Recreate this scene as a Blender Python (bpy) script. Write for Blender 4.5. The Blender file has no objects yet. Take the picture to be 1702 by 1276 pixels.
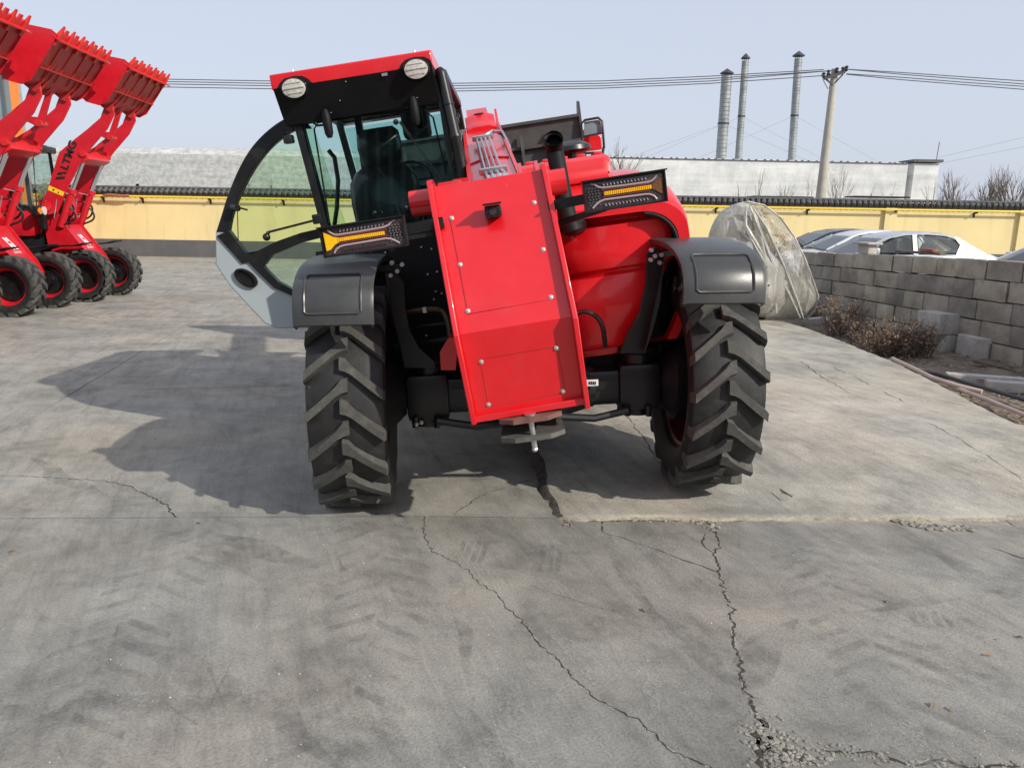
import bpy, bmesh, math, random
from mathutils import Vector, Matrix, noise
random.seed(7)
C = bpy.context.scene.collection
S = bpy.context.scene
PI = math.pi
R_ = math.radians
# ---------------------------------------------------------------- camera
EYE = 1.6; FPX = 1279.0; W_, H_ = 1702, 1276
TH, RL = R_(12.2), R_(1.0)
FW = Vector((0, math.cos(TH), -math.sin(TH)))
_r0 = Vector((1, 0, 0)); _u0 = Vector((0, math.sin(TH), math.cos(TH)))
RC = math.cos(RL)*_r0 + math.sin(RL)*_u0
UC = -math.sin(RL)*_r0 + math.cos(RL)*_u0
cam_d = bpy.data.cameras.new('camera'); cam = bpy.data.objects.new('camera', cam_d); C.objects.link(cam)
cam_d.sensor_width = 36; cam_d.lens = 36*FPX/W_; cam_d.clip_start = 0.05; cam_d.clip_end = 1500
m = Matrix((RC, UC, -FW)).transposed().to_4x4(); m.translation = (0, 0, EYE)
cam.matrix_world = m
S.camera = cam
# ---------------------------------------------------------------- world and sun
SUN_EL, SUN_DIR = R_(32), Vector((0.80, -0.60, 0)).normalized()
w = bpy.data.worlds.new('World'); S.world = w; w.use_nodes = True
nt = w.node_tree; bg = nt.nodes['Background']
sky = nt.nodes.new('ShaderNodeTexSky'); sky.sky_type = 'NISHITA'; sky.sun_disc = False
sky.sun_elevation = SUN_EL; sky.sun_rotation = math.atan2(SUN_DIR.x, SUN_DIR.y)
sky.altitude = 0; sky.air_density = 1.0; sky.dust_density = 3.0; sky.ozone_density = 1.6
mx = nt.nodes.new('ShaderNodeMix'); mx.data_type = 'RGBA'; mx.inputs[0].default_value = 0.78
mx.inputs[7].default_value = (5.2, 5.6, 6.55, 1)
nt.links.new(sky.outputs[0], mx.inputs[6]); nt.links.new(mx.outputs[2], bg.inputs[0])
bg.inputs[1].default_value = 0.138
sd = bpy.data.lights.new('sun', 'SUN'); sd.energy = 4.2; sd.angle = R_(0.7); sd.color = (1.0, 0.93, 0.82)
so = bpy.data.objects.new('sun', sd); C.objects.link(so)
tos = Vector((SUN_DIR.x*math.cos(SUN_EL), SUN_DIR.y*math.cos(SUN_EL), math.sin(SUN_EL)))
so.rotation_euler = tos.to_track_quat('Z', 'Y').to_euler(); so.location = (8, -6, 12)
S.view_settings.view_transform = 'Standard'; S.view_settings.look = 'None'
S.view_settings.exposure = 0.0; S.view_settings.gamma = 1.0
S.render.engine = 'CYCLES'
S.cycles.max_bounces = 8; S.cycles.transparent_max_bounces = 16

# ---------------------------------------------------------------- placing helpers
def ray(px, py):
    return FW + RC*((px-W_/2)/FPX) + UC*((H_/2-py)/FPX)
def at(px, py, Y):
    d = ray(px, py); t = Y/d.y; return Vector((d.x*t, Y, EYE+d.z*t))
def gnd(px, py, z=0.0):
    d = ray(px, py); t = (z-EYE)/d.z; return Vector((d.x*t, d.y*t, z))

# ---------------------------------------------------------------- materials
MATS = {}
def newmat(name):
    mt = bpy.data.materials.new(name); mt.use_nodes = True; MATS[name] = mt
    return mt, mt.node_tree, mt.node_tree.nodes['Principled BSDF']
def N(nt, t, **kw):
    n = nt.nodes.new(t)
    for k, v in kw.items(): setattr(n, k, v)
    return n
def noise_tex(nt, scale, detail=6, rough=0.6, mapscale=None, rot=0, coord='Object', dist=0.0):
    tc = N(nt, 'ShaderNodeTexCoord'); mp = N(nt, 'ShaderNodeMapping')
    if mapscale:
        mp.vector_type = 'TEXTURE' if rot else 'POINT'
        mp.inputs['Scale'].default_value = tuple(1/k for k in mapscale) if rot else mapscale
    mp.inputs['Rotation'].default_value = (0, 0, rot)
    nz = N(nt, 'ShaderNodeTexNoise'); nz.inputs['Scale'].default_value = scale
    nz.inputs['Detail'].default_value = detail; nz.inputs['Roughness'].default_value = rough
    nz.inputs['Distortion'].default_value = dist
    nt.links.new(tc.outputs[coord], mp.inputs[0]); nt.links.new(mp.outputs[0], nz.inputs['Vector'])
    return nz
def ramp(nt, src, stops):
    r = N(nt, 'ShaderNodeValToRGB'); e = r.color_ramp.elements
    while len(e) < len(stops): e.new(0.5)
    for i, (p, c) in enumerate(stops):
        e[i].position = p; e[i].color = (*c, 1) if len(c) == 3 else c
    nt.links.new(src, r.inputs[0]); return r
def mixc(nt, fac, a, b, mode='MIX'):
    n = N(nt, 'ShaderNodeMix'); n.data_type = 'RGBA'; n.blend_type = mode
    for i, v in ((0, fac), (6, a), (7, b)):
        if isinstance(v, (int, float)): n.inputs[i].default_value = v
        elif isinstance(v, tuple): n.inputs[i].default_value = (*v, 1)
        else: nt.links.new(v, n.inputs[i])
    return n.outputs[2]
def bump(nt, bs, src, strength, dist):
    b = N(nt, 'ShaderNodeBump'); b.inputs['Strength'].default_value = strength; b.inputs['Distance'].default_value = dist
    nt.links.new(src, b.inputs['Height']); nt.links.new(b.outputs[0], bs.inputs['Normal'])
def simple(name, col, rough=0.5, metal=0.0, var=0.12, scale=6.0, coat=0.0, bmp=0.0, bscale=60, spec=None, dirt=None, dscale=3.0, specks=0.0, dmap=None):
    mt, nt, bs = newmat(name)
    nz = noise_tex(nt, scale, 5)
    lo = tuple(c*(1-var) for c in col); hi = tuple(min(1, c*(1+var)) for c in col)
    r = ramp(nt, nz.outputs[0], [(0.3, lo), (0.7, hi)]); out = r.outputs[0]
    if dirt:
        dz = noise_tex(nt, dscale, 8, 0.7, mapscale=dmap); dr = ramp(nt, dz.outputs[0], [(0.5, (0, 0, 0)), (0.72, (1, 1, 1))])
        f = N(nt, 'ShaderNodeMath', operation='MULTIPLY'); nt.links.new(dr.outputs[0], f.inputs[0]); f.inputs[1].default_value = dirt[1]
        out = mixc(nt, f.outputs[0], out, dirt[0])
    if specks:
        tc = N(nt, 'ShaderNodeTexCoord'); vo = N(nt, 'ShaderNodeTexVoronoi'); vo.inputs['Scale'].default_value = specks
        wv = noise_tex(nt, specks*2, 3); ad = N(nt, 'ShaderNodeVectorMath', operation='MULTIPLY_ADD')
        nt.links.new(wv.outputs['Color'], ad.inputs[0]); ad.inputs[1].default_value = (.25/specks,)*3; nt.links.new(tc.outputs['Object'], ad.inputs[2]); nt.links.new(ad.outputs[0], vo.inputs['Vector'])
        sr_ = ramp(nt, vo.outputs['Distance'], [(0.035, (1, 1, 1)), (0.06, (0, 0, 0))])
        sl = ramp(nt, noise_tex(nt, specks*.9, 2).outputs[0], [(0.60, (0, 0, 0)), (0.63, (0.75,)*3)])
        mm = N(nt, 'ShaderNodeMath', operation='MULTIPLY'); nt.links.new(sr_.outputs[0], mm.inputs[0]); nt.links.new(sl.outputs[0], mm.inputs[1])
        out = mixc(nt, mm.outputs[0], out, (0.62, 0.60, 0.58))
    nt.links.new(out, bs.inputs['Base Color'])
    rr = ramp(nt, nz.outputs[0], [(0.3, (max(0, rough-0.06),)*3), (0.7, (min(1, rough+0.06),)*3)])
    nt.links.new(rr.outputs[0], bs.inputs['Roughness'])
    bs.inputs['Metallic'].default_value = metal
    if coat: bs.inputs['Coat Weight'].default_value = coat; bs.inputs['Coat Roughness'].default_value = 0.08
    if spec is not None: bs.inputs['Specular IOR Level'].default_value = spec
    if bmp:
        bz = noise_tex(nt, bscale, 4); bump(nt, bs, bz.outputs[0], bmp, 0.01)
    return mt
RED = simple('red_paint', (0.66, 0.007, 0.014), 0.36, var=0.05, coat=0.5, bmp=0.05, bscale=5, dirt=((0.50, 0.06, 0.06), 0.30), dscale=4, specks=11)
REDL = simple('loader_red', (0.54, 0.005, 0.016), 0.45, var=0.10, coat=0.1, bmp=0.03, bscale=20, dirt=((0.40, 0.04, 0.04), 0.3), dscale=5, specks=5)
REDD = simple('red_paint_worn', (0.62, 0.013, 0.018), 0.42, var=0.12, coat=0.15, bmp=0.03, bscale=20, dirt=((0.35, 0.08, 0.06), 0.35), dscale=5)
REDB = simple('bucket_red', (0.40, 0.022, 0.022), 0.5, var=0.2, dirt=((0.28, 0.07, 0.05), 0.5), dscale=6)
RIMRED = simple('rim_red', (0.55, 0.01, 0.02), 0.4, var=0.1)
BLK = simple('black_paint', (0.009, 0.009, 0.010), 0.36, var=0.2, bmp=0.03, bscale=30, dirt=((0.035, 0.034, 0.032), 0.3), dscale=6)
BLKM = simple('black_matte', (0.006, 0.006, 0.007), 0.6, var=0.2, spec=0.25, dirt=((0.02, 0.019, 0.018), 0.35), dscale=8)
PLAS = simple('fender_plastic', (0.046, 0.048, 0.050), 0.36, var=0.08, bmp=0.05, bscale=160, dirt=((0.09, 0.09, 0.083), 0.5), dscale=5, specks=9)
GUN = simple('bucket_gunmetal', (0.055, 0.054, 0.052), 0.45, var=0.2, dirt=((0.10, 0.09, 0.08), 0.4), dscale=4)
RUB = simple('tyre_rubber', (0.015, 0.015, 0.015), 0.58, var=0.25, scale=14, bmp=0.12, bscale=90, dirt=((0.06, 0.057, 0.05), 0.4), dscale=7, specks=14)
LUGM = simple('tyre_lug', (0.062, 0.061, 0.056), 0.82, var=0.2, scale=30, bmp=0.3, bscale=120, dirt=((0.15, 0.145, 0.13), 0.55), dscale=12)
STL = simple('zinc_steel', (0.55, 0.56, 0.58), 0.32, metal=0.9, var=0.1)
CHR = simple('chrome', (0.75, 0.76, 0.78), 0.15, metal=1.0, var=0.05)
BOLT = simple('bolt_zinc', (0.62, 0.61, 0.56), 0.4, metal=0.6, var=0.1)
DGREY = simple('door_grey', (0.36, 0.41, 0.43), 0.4, var=0.04, coat=0.2)
DUSTY = simple('dusty_iron', (0.10, 0.095, 0.085), 0.7, var=0.3, scale=20, bmp=0.1)
RUST = simple('rusty_plate', (0.16, 0.075, 0.06), 0.7, var=0.35, scale=20, bmp=0.1)
SEAT = simple('seat_fabric', (0.013, 0.014, 0.015), 0.4, var=0.4, scale=3, bmp=0.4, bscale=7, coat=0.5)
AMB = simple('amber_lens', (0.95, 0.50, 0.01), 0.25, var=0.12, scale=80, coat=0.6)
AMBR = simple('amber_rib', (0.80, 0.36, 0.01), 0.3, var=0.1, coat=0.5)
CLUS = simple('cluster_grey', (0.16, 0.16, 0.165), 0.25, metal=0.4, var=0.3, coat=0.6)
REDS = simple('lamp_red', (0.11, 0.02, 0.025), 0.3, coat=0.5)
AMBU = simple('amber_unlit', (0.16, 0.075, 0.025), 0.3, var=0.4, scale=90, coat=0.6)  # same amber lens, its unlit look put into a darker colour
LPNK = simple('lamp_guide', (0.42, 0.30, 0.33), 0.3, var=0.1, coat=0.5)
LDRK = simple('lamp_dark', (0.05, 0.03, 0.035), 0.3, var=0.3, scale=60, coat=0.6)
LREF = simple('lamp_reflector', (0.34, 0.35, 0.35), 0.25, metal=0.5, var=0.3, scale=100)
LENS = simple('work_lamp_lens', (0.62, 0.63, 0.58), 0.3, var=0.25, scale=50, coat=0.8)
YEL = simple('yellow_decal', (0.85, 0.55, 0.02), 0.5, var=0.05)
WHT = simple('white_decal', (0.8, 0.8, 0.8), 0.5, var=0.04)
BLKD = simple('black_decal', (0.012, 0.012, 0.012), 0.5, var=0.1)
HOSE = simple('brown_hose', (0.10, 0.055, 0.025), 0.6, var=0.4, scale=60)
LAMPO = simple('orange_lens', (0.9, 0.25, 0.02), 0.3, var=0.1, coat=0.5)
YWALL = simple('yellow_render', (0.77, 0.635, 0.325), 0.85, var=0.06, scale=0.6, bmp=0.05, bscale=30, dirt=((0.46, 0.38, 0.20), 0.45), dscale=1.6, dmap=(1.6, 1, .22))
PLINTH = simple('grey_plinth', (0.105, 0.108, 0.115), 0.8, var=0.10, scale=2, dirt=((0.14, 0.14, 0.14), 0.4), dscale=2)
TILE = simple('coping_tile', (0.085, 0.085, 0.088), 0.8, var=0.35, scale=6)
YPIPE = simple('yellow_pipe', (0.85, 0.60, 0.04), 0.4, var=0.06)
CONCP = simple('pole_concrete', (0.42, 0.40, 0.35), 0.9, var=0.12, scale=4, bmp=0.1)
GALV = simple('galvanised_duct', (0.30, 0.32, 0.33), 0.55, metal=0.35, var=0.3, scale=3)
CAPM = simple('duct_cap', (0.05, 0.05, 0.055), 0.6, var=0.2)
WIRE = simple('wire', (0.09, 0.09, 0.10), 0.6, var=0.1)
ORNG = simple('orange_cladding', (0.85, 0.26, 0.05), 0.5, var=0.05)
CARS = simple('car_silver', (0.50, 0.52, 0.55), 0.28, metal=0.45, var=0.03, coat=0.6)
CARW = simple('car_white', (0.74, 0.75, 0.77), 0.3, var=0.03, coat=0.6)
CARD = simple('car_dark', (0.03, 0.045, 0.07), 0.3, var=0.05, coat=0.7)
BARK = simple('twig_bark', (0.15, 0.12, 0.10), 0.9, var=0.3, scale=10)
LEAFD = simple('dead_leaf', (0.235, 0.155, 0.10), 0.8, var=0.55, scale=25)
LEAFG = simple('dusty_leaf', (0.16, 0.15, 0.055), 0.8, var=0.5, scale=15)
PIPEP = simple('pink_pipe', (0.52, 0.43, 0.38), 0.55, var=0.15, scale=8)
PIPEB = simple('black_hose', (0.03, 0.03, 0.035), 0.35, var=0.2)
BRICKR = simple('red_brick', (0.32, 0.12, 0.08), 0.9, var=0.3, scale=20)

def glass(name, tint, rough=0.02, refl=0.9):
    mt, nt, bs = newmat(name); nt.nodes.remove(bs)
    tr = N(nt, 'ShaderNodeBsdfTransparent'); tr.inputs[0].default_value = (*tint, 1)
    gl = N(nt, 'ShaderNodeBsdfGlossy'); gl.inputs[0].default_value = (refl, refl, refl, 1); gl.inputs['Roughness'].default_value = rough
    fr = N(nt, 'ShaderNodeFresnel'); fr.inputs[0].default_value = 1.62
    ms = N(nt, 'ShaderNodeMixShader')
    nt.links.new(fr.outputs[0], ms.inputs[0]); nt.links.new(tr.outputs[0], ms.inputs[1]); nt.links.new(gl.outputs[0], ms.inputs[2])
    nt.links.new(ms.outputs[0], nt.nodes['Material Output'].inputs[0]); return mt
GLS = glass('tinted_glass', (0.76, 0.90, 0.88))
GLSD = glass('door_tinted_glass', (0.845, 0.95, 0.85))
GLSC = glass('car_glass', (0.78, 0.82, 0.80))
GLSB = simple('curtain_glass', (0.20, 0.25, 0.28), 0.12, var=0.25, scale=0.8, coat=0.5)

def concrete(name, base, warm, seed):
    mt, nt, bs = newmat(name)
    tc = N(nt, 'ShaderNodeTexCoord')
    big = noise_tex(nt, 0.55, 6, 0.62, dist=0.4)
    mid = noise_tex(nt, 2.3, 9, 0.72, dist=0.3)
    st1 = noise_tex(nt, 3.0, 8, 0.7, mapscale=(5.0, 0.35, 1), rot=R_(14+seed), dist=0.2)
    st2 = noise_tex(nt, 3.0, 8, 0.7, mapscale=(0.25, 3.5, 1), rot=R_(-6), dist=0.15)
    st4 = noise_tex(nt, 1.5, 7, 0.7, mapscale=(5.0, 0.7, 1), rot=R_(20), dist=0.5)
    st3 = noise_tex(nt, 14.0, 6, 0.7, mapscale=(4.0, 0.18, 1), rot=R_(30-seed))
    fin = noise_tex(nt, 90, 5, 0.75)
    b1 = tuple(c*0.74 for c in base); b2 = tuple(c*1.20 for c in base)
    c0 = ramp(nt, big.outputs[0], [(0.32, b1), (0.50, base), (0.70, b2)]).outputs[0]
    wm = ramp(nt, noise_tex(nt, 0.9, 4, 0.5).outputs[0], [(0.40, (0, 0, 0)), (0.68, (1, 1, 1))])
    c0 = mixc(nt, wm.outputs[0], c0, warm)
    f = ramp(nt, mid.outputs[0], [(0.32, (0.60, 0.61, 0.60)), (0.50, (0.96,)*3), (0.68, (1.22, 1.20, 1.17))]).outputs[0]
    c0 = mixc(nt, 0.9, c0, f, 'MULTIPLY')
    f = ramp(nt, st1.outputs[0], [(0.30, (0.74, 0.73, 0.74)), (0.50, (1.0,)*3), (0.75, (1.06,)*3)]).outputs[0]
    c0 = mixc(nt, 0.6, c0, f, 'MULTIPLY')
    f = ramp(nt, st2.outputs[0], [(0.30, (0.84, 0.85, 0.86)), (0.52, (1.0,)*3), (0.75, (1.06, 1.05, 1.03))]).outputs[0]
    c0 = mixc(nt, 0.5, c0, f, 'MULTIPLY')
    f = ramp(nt, st3.outputs[0], [(0.30, (0.80,)*3), (0.45, (1.0,)*3), (0.80, (1.06,)*3)]).outputs[0]
    c0 = mixc(nt, 0.6, c0, f, 'MULTIPLY')
    f = ramp(nt, st4.outputs[0], [(0.34, (0.68, 0.68, 0.70)), (0.50, (1.0,)*3), (0.66, (1.14, 1.13, 1.10))]).outputs[0]
    c0 = mixc(nt, 0.42, c0, f, 'MULTIPLY')
    f = ramp(nt, fin.outputs[0], [(0.30, (0.62,)*3), (0.5, (1.0,)*3), (0.72, (1.28,)*3)]).outputs[0]
    c0 = mixc(nt, 0.85, c0, f, 'MULTIPLY')
    w1 = noise_tex(nt, 1.1, 11, 0.78, mapscale=(1.6, .7, 1), rot=R_(35), dist=1.6)
    f = ramp(nt, w1.outputs[0], [(0.36, (0.70, 0.70, 0.71)), (0.48, (1.0,)*3), (0.60, (1.02,)*3), (0.70, (1.2, 1.18, 1.14))]).outputs[0]
    c0 = mixc(nt, 0.75, c0, f, 'MULTIPLY')
    sc2 = ramp(nt, noise_tex(nt, 22.0, 3, 0.5, mapscale=(6.0, 0.25, 1), rot=R_(-24)).outputs[0], [(0.70, (0, 0, 0)), (0.78, (0.30,)*3)])
    c0 = mixc(nt, sc2.outputs[0], c0, (0.13, 0.13, 0.13))
    # pale scuffs and specks
    vo = N(nt, 'ShaderNodeTexVoronoi'); vo.inputs['Scale'].default_value = 9.0; nt.links.new(tc.outputs['Object'], vo.inputs['Vector'])
    sp = ramp(nt, vo.outputs['Distance'], [(0.020, (1, 1, 1)), (0.045, (0, 0, 0))])
    sel = ramp(nt, noise_tex(nt, 3.1, 3).outputs[0], [(0.50, (0, 0, 0)), (0.60, (0.8,)*3)])
    f = N(nt, 'ShaderNodeMath', operation='MULTIPLY'); nt.links.new(sp.outputs[0], f.inputs[0]); nt.links.new(sel.outputs[0], f.inputs[1])
    c0 = mixc(nt, f.outputs[0], c0, (0.55, 0.54, 0.50))
    sc = ramp(nt, noise_tex(nt, 1.7, 12, 0.82, dist=1.2).outputs[0], [(0.66, (0, 0, 0)), (0.76, (0.55,)*3)])
    c0 = mixc(nt, sc.outputs[0], c0, (0.50, 0.49, 0.46))
    nt.links.new(c0, bs.inputs['Base Color'])
    rr = ramp(nt, mid.outputs[0], [(0.3, (0.70,)*3), (0.7, (0.92,)*3)]); nt.links.new(rr.outputs[0], bs.inputs['Roughness'])
    bs.inputs['Specular IOR Level'].default_value = 0.3
    add = N(nt, 'ShaderNodeMath', operation='ADD'); nt.links.new(fin.outputs[0], add.inputs[0]); nt.links.new(mid.outputs[0], add.inputs[1])
    bump(nt, bs, add.outputs[0], 0.55, 0.008)
    return mt
CONC = concrete('yard_concrete', (0.310, 0.304, 0.274), (0.345, 0.318, 0.270), 0)
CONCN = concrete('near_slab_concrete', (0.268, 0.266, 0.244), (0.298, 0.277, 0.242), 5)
CONC2 = concrete('slab_concrete', (0.395, 0.382, 0.338), (0.425, 0.392, 0.328), 12)
BLOCK = simple('concrete_block', (0.35, 0.33, 0.285), 0.9, var=0.38, scale=2.2, bmp=0.35, bscale=40, dirt=((0.17, 0.145, 0.115), 0.65), dscale=5, specks=4)
BLOCKL = simple('loose_block', (0.48, 0.46, 0.42), 0.9, var=0.25, scale=5, bmp=0.3, bscale=40, dirt=((0.10, 0.08, 0.07), 0.5), dscale=6)
RUBBLE = simple('crumbled_concrete', (0.25, 0.235, 0.20), 0.95, var=0.4, scale=30, bmp=0.3)
LIP = simple('slab_lip', (0.30, 0.27, 0.205), 0.95, var=0.4, scale=30, bmp=0.4, bscale=60)
BRK = simple('broken_edge', (0.085, 0.075, 0.062), 0.95, var=0.5, scale=25, bmp=0.6, bscale=50)
CHIP = simple('chipped_edge', (0.37, 0.35, 0.30), 0.95, var=0.3, scale=50)
CRK = simple('crack_dirt', (0.045, 0.038, 0.03), 0.95, var=0.5, scale=40)
DIRT = simple('dirt', (0.19, 0.155, 0.12), 0.95, var=0.45, scale=9, bmp=0.5, bscale=25, dirt=((0.22, 0.18, 0.13), 0.5), dscale=20)

def mottled(name, a, b, sc, st=(1, 1, 1)):
    mt, nt, bs = newmat(name)
    n1 = noise_tex(nt, sc, 10, 0.75, mapscale=st); n2 = noise_tex(nt, sc*0.25, 4, 0.6, mapscale=(1, 1, 4))
    n3 = noise_tex(nt, 0.8, 6, 0.7, mapscale=(0.2, 1, 6))
    c0 = ramp(nt, n1.outputs[0], [(0.42, a), (0.56, b)]).outputs[0]
    f = ramp(nt, n2.outputs[0], [(0.35, (0.78,)*3), (0.6, (1,)*3)]).outputs[0]; c0 = mixc(nt, 0.8, c0, f, 'MULTIPLY')
    f = ramp(nt, n3.outputs[0], [(0.35, (0.8,)*3), (0.6, (1,)*3)]).outputs[0]; c0 = mixc(nt, 0.7, c0, f, 'MULTIPLY')
    nt.links.new(c0, bs.inputs['Base Color']); bs.inputs['Roughness'].default_value = 0.8
    return mt
MOTT = mottled('weathered_sheeting', (0.43, 0.445, 0.44), (0.60, 0.615, 0.605), 4.0)
WROOF = mottled('white_render', (0.66, 0.69, 0.68), (0.80, 0.81, 0.80), 1.3, (1, 1, 0.6))

# ---------------------------------------------------------------- mesh builder
class MB:
    def __init__(s): s.v = []; s.f = []; s.m = []
    def add(s, vs, fs, M=None, mi=0):
        o = len(s.v)
        s.v += [tuple(M @ Vector(v)) if M else tuple(v) for v in vs]
        s.f += [tuple(i+o for i in f) for f in fs]; s.m += [mi]*len(fs); return s
    def box(s, c, d, rot=None, mi=0, b=0.0):
        x, y, z = (k/2 for k in d)
        if b <= 0:
            vs = [(i*x, j*y, k*z) for i in (-1, 1) for j in (-1, 1) for k in (-1, 1)]
            fs = [(0, 1, 3, 2), (4, 6, 7, 5), (0, 4, 5, 1), (2, 3, 7, 6), (0, 2, 6, 4), (1, 5, 7, 3)]
        else:
            bm = bmesh.new(); bmesh.ops.create_cube(bm, size=1)
            for v in bm.verts: v.co = Vector((v.co.x*d[0], v.co.y*d[1], v.co.z*d[2]))
            bmesh.ops.bevel(bm, geom=bm.edges[:], offset=min(b, min(d)*0.45), segments=2, affect='EDGES', profile=0.6)
            bm.verts.index_update(); vs = [v.co.copy() for v in bm.verts]; fs = [tuple(v.index for v in f.verts) for f in bm.faces]; bm.free()
        M = Matrix.Translation(c)
        if rot is not None: M = M @ (rot if isinstance(rot, Matrix) else Matrix.Rotation(rot[2], 4, 'Z') @ Matrix.Rotation(rot[1], 4, 'Y') @ Matrix.Rotation(rot[0], 4, 'X'))
        return s.add(vs, fs, M, mi)
    def bar(s, a, b, w, h, mi=0, up=(0, 0, 1)):
        a, b = Vector(a), Vector(b); d = b-a; L = d.length; z = d.normalized(); u = Vector(up)
        x = z.cross(u); x = x.normalized() if x.length > 1e-4 else Vector((1, 0, 0)); y = z.cross(x)
        M = Matrix((x, y, z)).transposed().to_4x4(); M.translation = (a+b)/2
        return s.box((0, 0, 0), (w, h, L), M, mi)
    def tube(s, pts, r, n=10, mi=0, cap=True, closed=False):
        P = [Vector(p) for p in pts]; k = len(P); rr = r if isinstance(r, (list, tuple)) else [r]*k
        vs = []; prev = None
        for i, p in enumerate(P):
            t = (P[(i+1) % k]-P[i-1]) if closed else (P[min(i+1, k-1)]-P[max(i-1, 0)])
            t = t.normalized() if t.length > 1e-9 else Vector((0, 0, 1))
            if prev is None:
                a = Vector((0, 0, 1)) if abs(t.z) < 0.9 else Vector((1, 0, 0)); x = t.cross(a).normalized()
            else:
                x = prev - t*prev.dot(t); x = x.normalized() if x.length > 1e-6 else t.orthogonal().normalized()
            prev = x; y = t.cross(x)
            for j in range(n):
                a = 2*PI*j/n; vs.append(p + (x*math.cos(a)+y*math.sin(a))*rr[i])
        fs = []
        for i in range(k if closed else k-1):
            i2 = (i+1) % k
            for j in range(n): fs.append((i*n+j, i*n+(j+1) % n, i2*n+(j+1) % n, i2*n+j))
        if cap and not closed: fs.append(tuple(range(n-1, -1, -1))); fs.append(tuple((k-1)*n+j for j in range(n)))
        return s.add(vs, fs, None, mi)
    def cyl(s, a, b, r, n=16, mi=0, r2=None): return s.tube([a, b], [r, r if r2 is None else r2], n, mi)
    def lathe(s, prof, M=None, n=32, mi=0):          # profile (axial x, radius) about the x axis
        vs = []; fs = []; k = len(prof)
        for (x, r) in prof:
            for j in range(n): a = 2*PI*j/n; vs.append((x, r*math.cos(a), r*math.sin(a)))
        for i in range(k-1):
            for j in range(n): fs.append((i*n+j, i*n+(j+1) % n, (i+1)*n+(j+1) % n, (i+1)*n+j))
        return s.add(vs, fs, M, mi)
    def prism(s, pts, off, mi=0):                    # polygon of 3-D points extruded by vector off
        P = [Vector(p) for p in pts]; k = len(P); o = Vector(off)
        vs = P+[p+o for p in P]
        fs = [tuple(range(k-1, -1, -1)), tuple(range(k, 2*k))]+[(i, (i+1) % k, (i+1) % k+k, i+k) for i in range(k)]
        return s.add(vs, fs, None, mi)
    def loft(s, rings, closed=True, caps=True, mi=0):
        k = len(rings[0]); vs = [Vector(p) for r in rings for p in r]; fs = []
        for i in range(len(rings)-1):
            for j in range(k if closed else k-1): fs.append((i*k+j, i*k+(j+1) % k, (i+1)*k+(j+1) % k, (i+1)*k+j))
        if caps and closed: fs.append(tuple(range(k-1, -1, -1))); fs.append(tuple((len(rings)-1)*k+j for j in range(k)))
        return s.add(vs, fs, None, mi)
    def ball(s, c, r, n=10, mi=0, sc=(1, 1, 1)):
        vs = []; fs = []; h = n//2
        for i in range(h+1):
            t = PI*i/h
            for j in range(n):
                a = 2*PI*j/n; vs.append((c[0]+r*sc[0]*math.sin(t)*math.cos(a), c[1]+r*sc[1]*math.sin(t)*math.sin(a), c[2]+r*sc[2]*math.cos(t)))
        for i in range(h):
            for j in range(n): fs.append((i*n+j, (i+1)*n+j, (i+1)*n+(j+1) % n, i*n+(j+1) % n))
        return s.add(vs, fs, None, mi)
    def build(s, name, mats, parent=None, M=None, bevel=0.0, angle=35, smooth=True, weld=True):
        me = bpy.data.meshes.new(name)
        org = Vector(ORG.get(parent.name, (0, 0, 0))) if parent else Vector((0, 0, 0))
        loc = org
        vs = [(M @ Vector(v) if M else Vector(v)) for v in s.v]
        top = parent is None
        if top and vs:
            n = len(vs); loc = Vector((sum(v.x for v in vs)/n, sum(v.y for v in vs)/n, min(v.z for v in vs)))
        me.from_pydata([v-loc for v in vs], [], s.f)
        for mt in (mats if isinstance(mats, (list, tuple)) else [mats]): me.materials.append(mt)
        me.polygons.foreach_set('material_index', s.m)
        bm = bmesh.new(); bm.from_mesh(me)
        if weld: bmesh.ops.remove_doubles(bm, verts=bm.verts, dist=1e-5)
        bmesh.ops.recalc_face_normals(bm, faces=bm.faces); bm.to_mesh(me); bm.free()
        if smooth:
            me.polygons.foreach_set('use_smooth', [True]*len(me.polygons)); me.set_sharp_from_angle(angle=R_(angle))
        ob = bpy.data.objects.new(name, me); C.objects.link(ob)
        if top: ob.location = loc
        else: ob.parent = parent; ORG[ob.name] = tuple(org)
        if bevel:
            md = ob.modifiers.new('bevel', 'BEVEL'); md.width = bevel; md.segments = 2; md.limit_method = 'ANGLE'; md.angle_limit = R_(40)
        return ob
ORG = {}
def sp(pts, n=4):
    T = [Vector(p) for p in pts]; o_ = []
    for i in range(len(T)-1):
        a, b, c2, d2 = T[max(i-1, 0)], T[i], T[i+1], T[min(i+2, len(T)-1)]
        for k_ in range(n):
            t = k_/n; o_.append(.5*(2*b+(c2-a)*t+(2*a-5*b+4*c2-d2)*t*t+(3*b-a-3*c2+d2)*t**3))
    return o_+[T[-1]]
def thing(name, label, cat, loc=(0, 0, 0), group=None, local=False):
    o = bpy.data.objects.new(name, None); C.objects.link(o); o.location = loc; o.empty_display_size = 0.2
    ORG[o.name] = (0, 0, 0) if local else tuple(loc)
    return tag(o, label, cat, group)
def tag(o, label, cat, group=None, kind=None):
    if label: o['label'] = label
    if cat: o['category'] = cat
    if group: o['group'] = group
    if kind: o['kind'] = kind
    return o
def struct(o, label=None):
    o['kind'] = 'structure'
    if label: o['label'] = label
    return o
def copy_tree(o, parent=None):
    c = o.copy(); C.objects.link(c)
    if parent: c.parent = parent
    for ch in [x for x in o.children]: copy_tree(ch, c)
    return c
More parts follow.
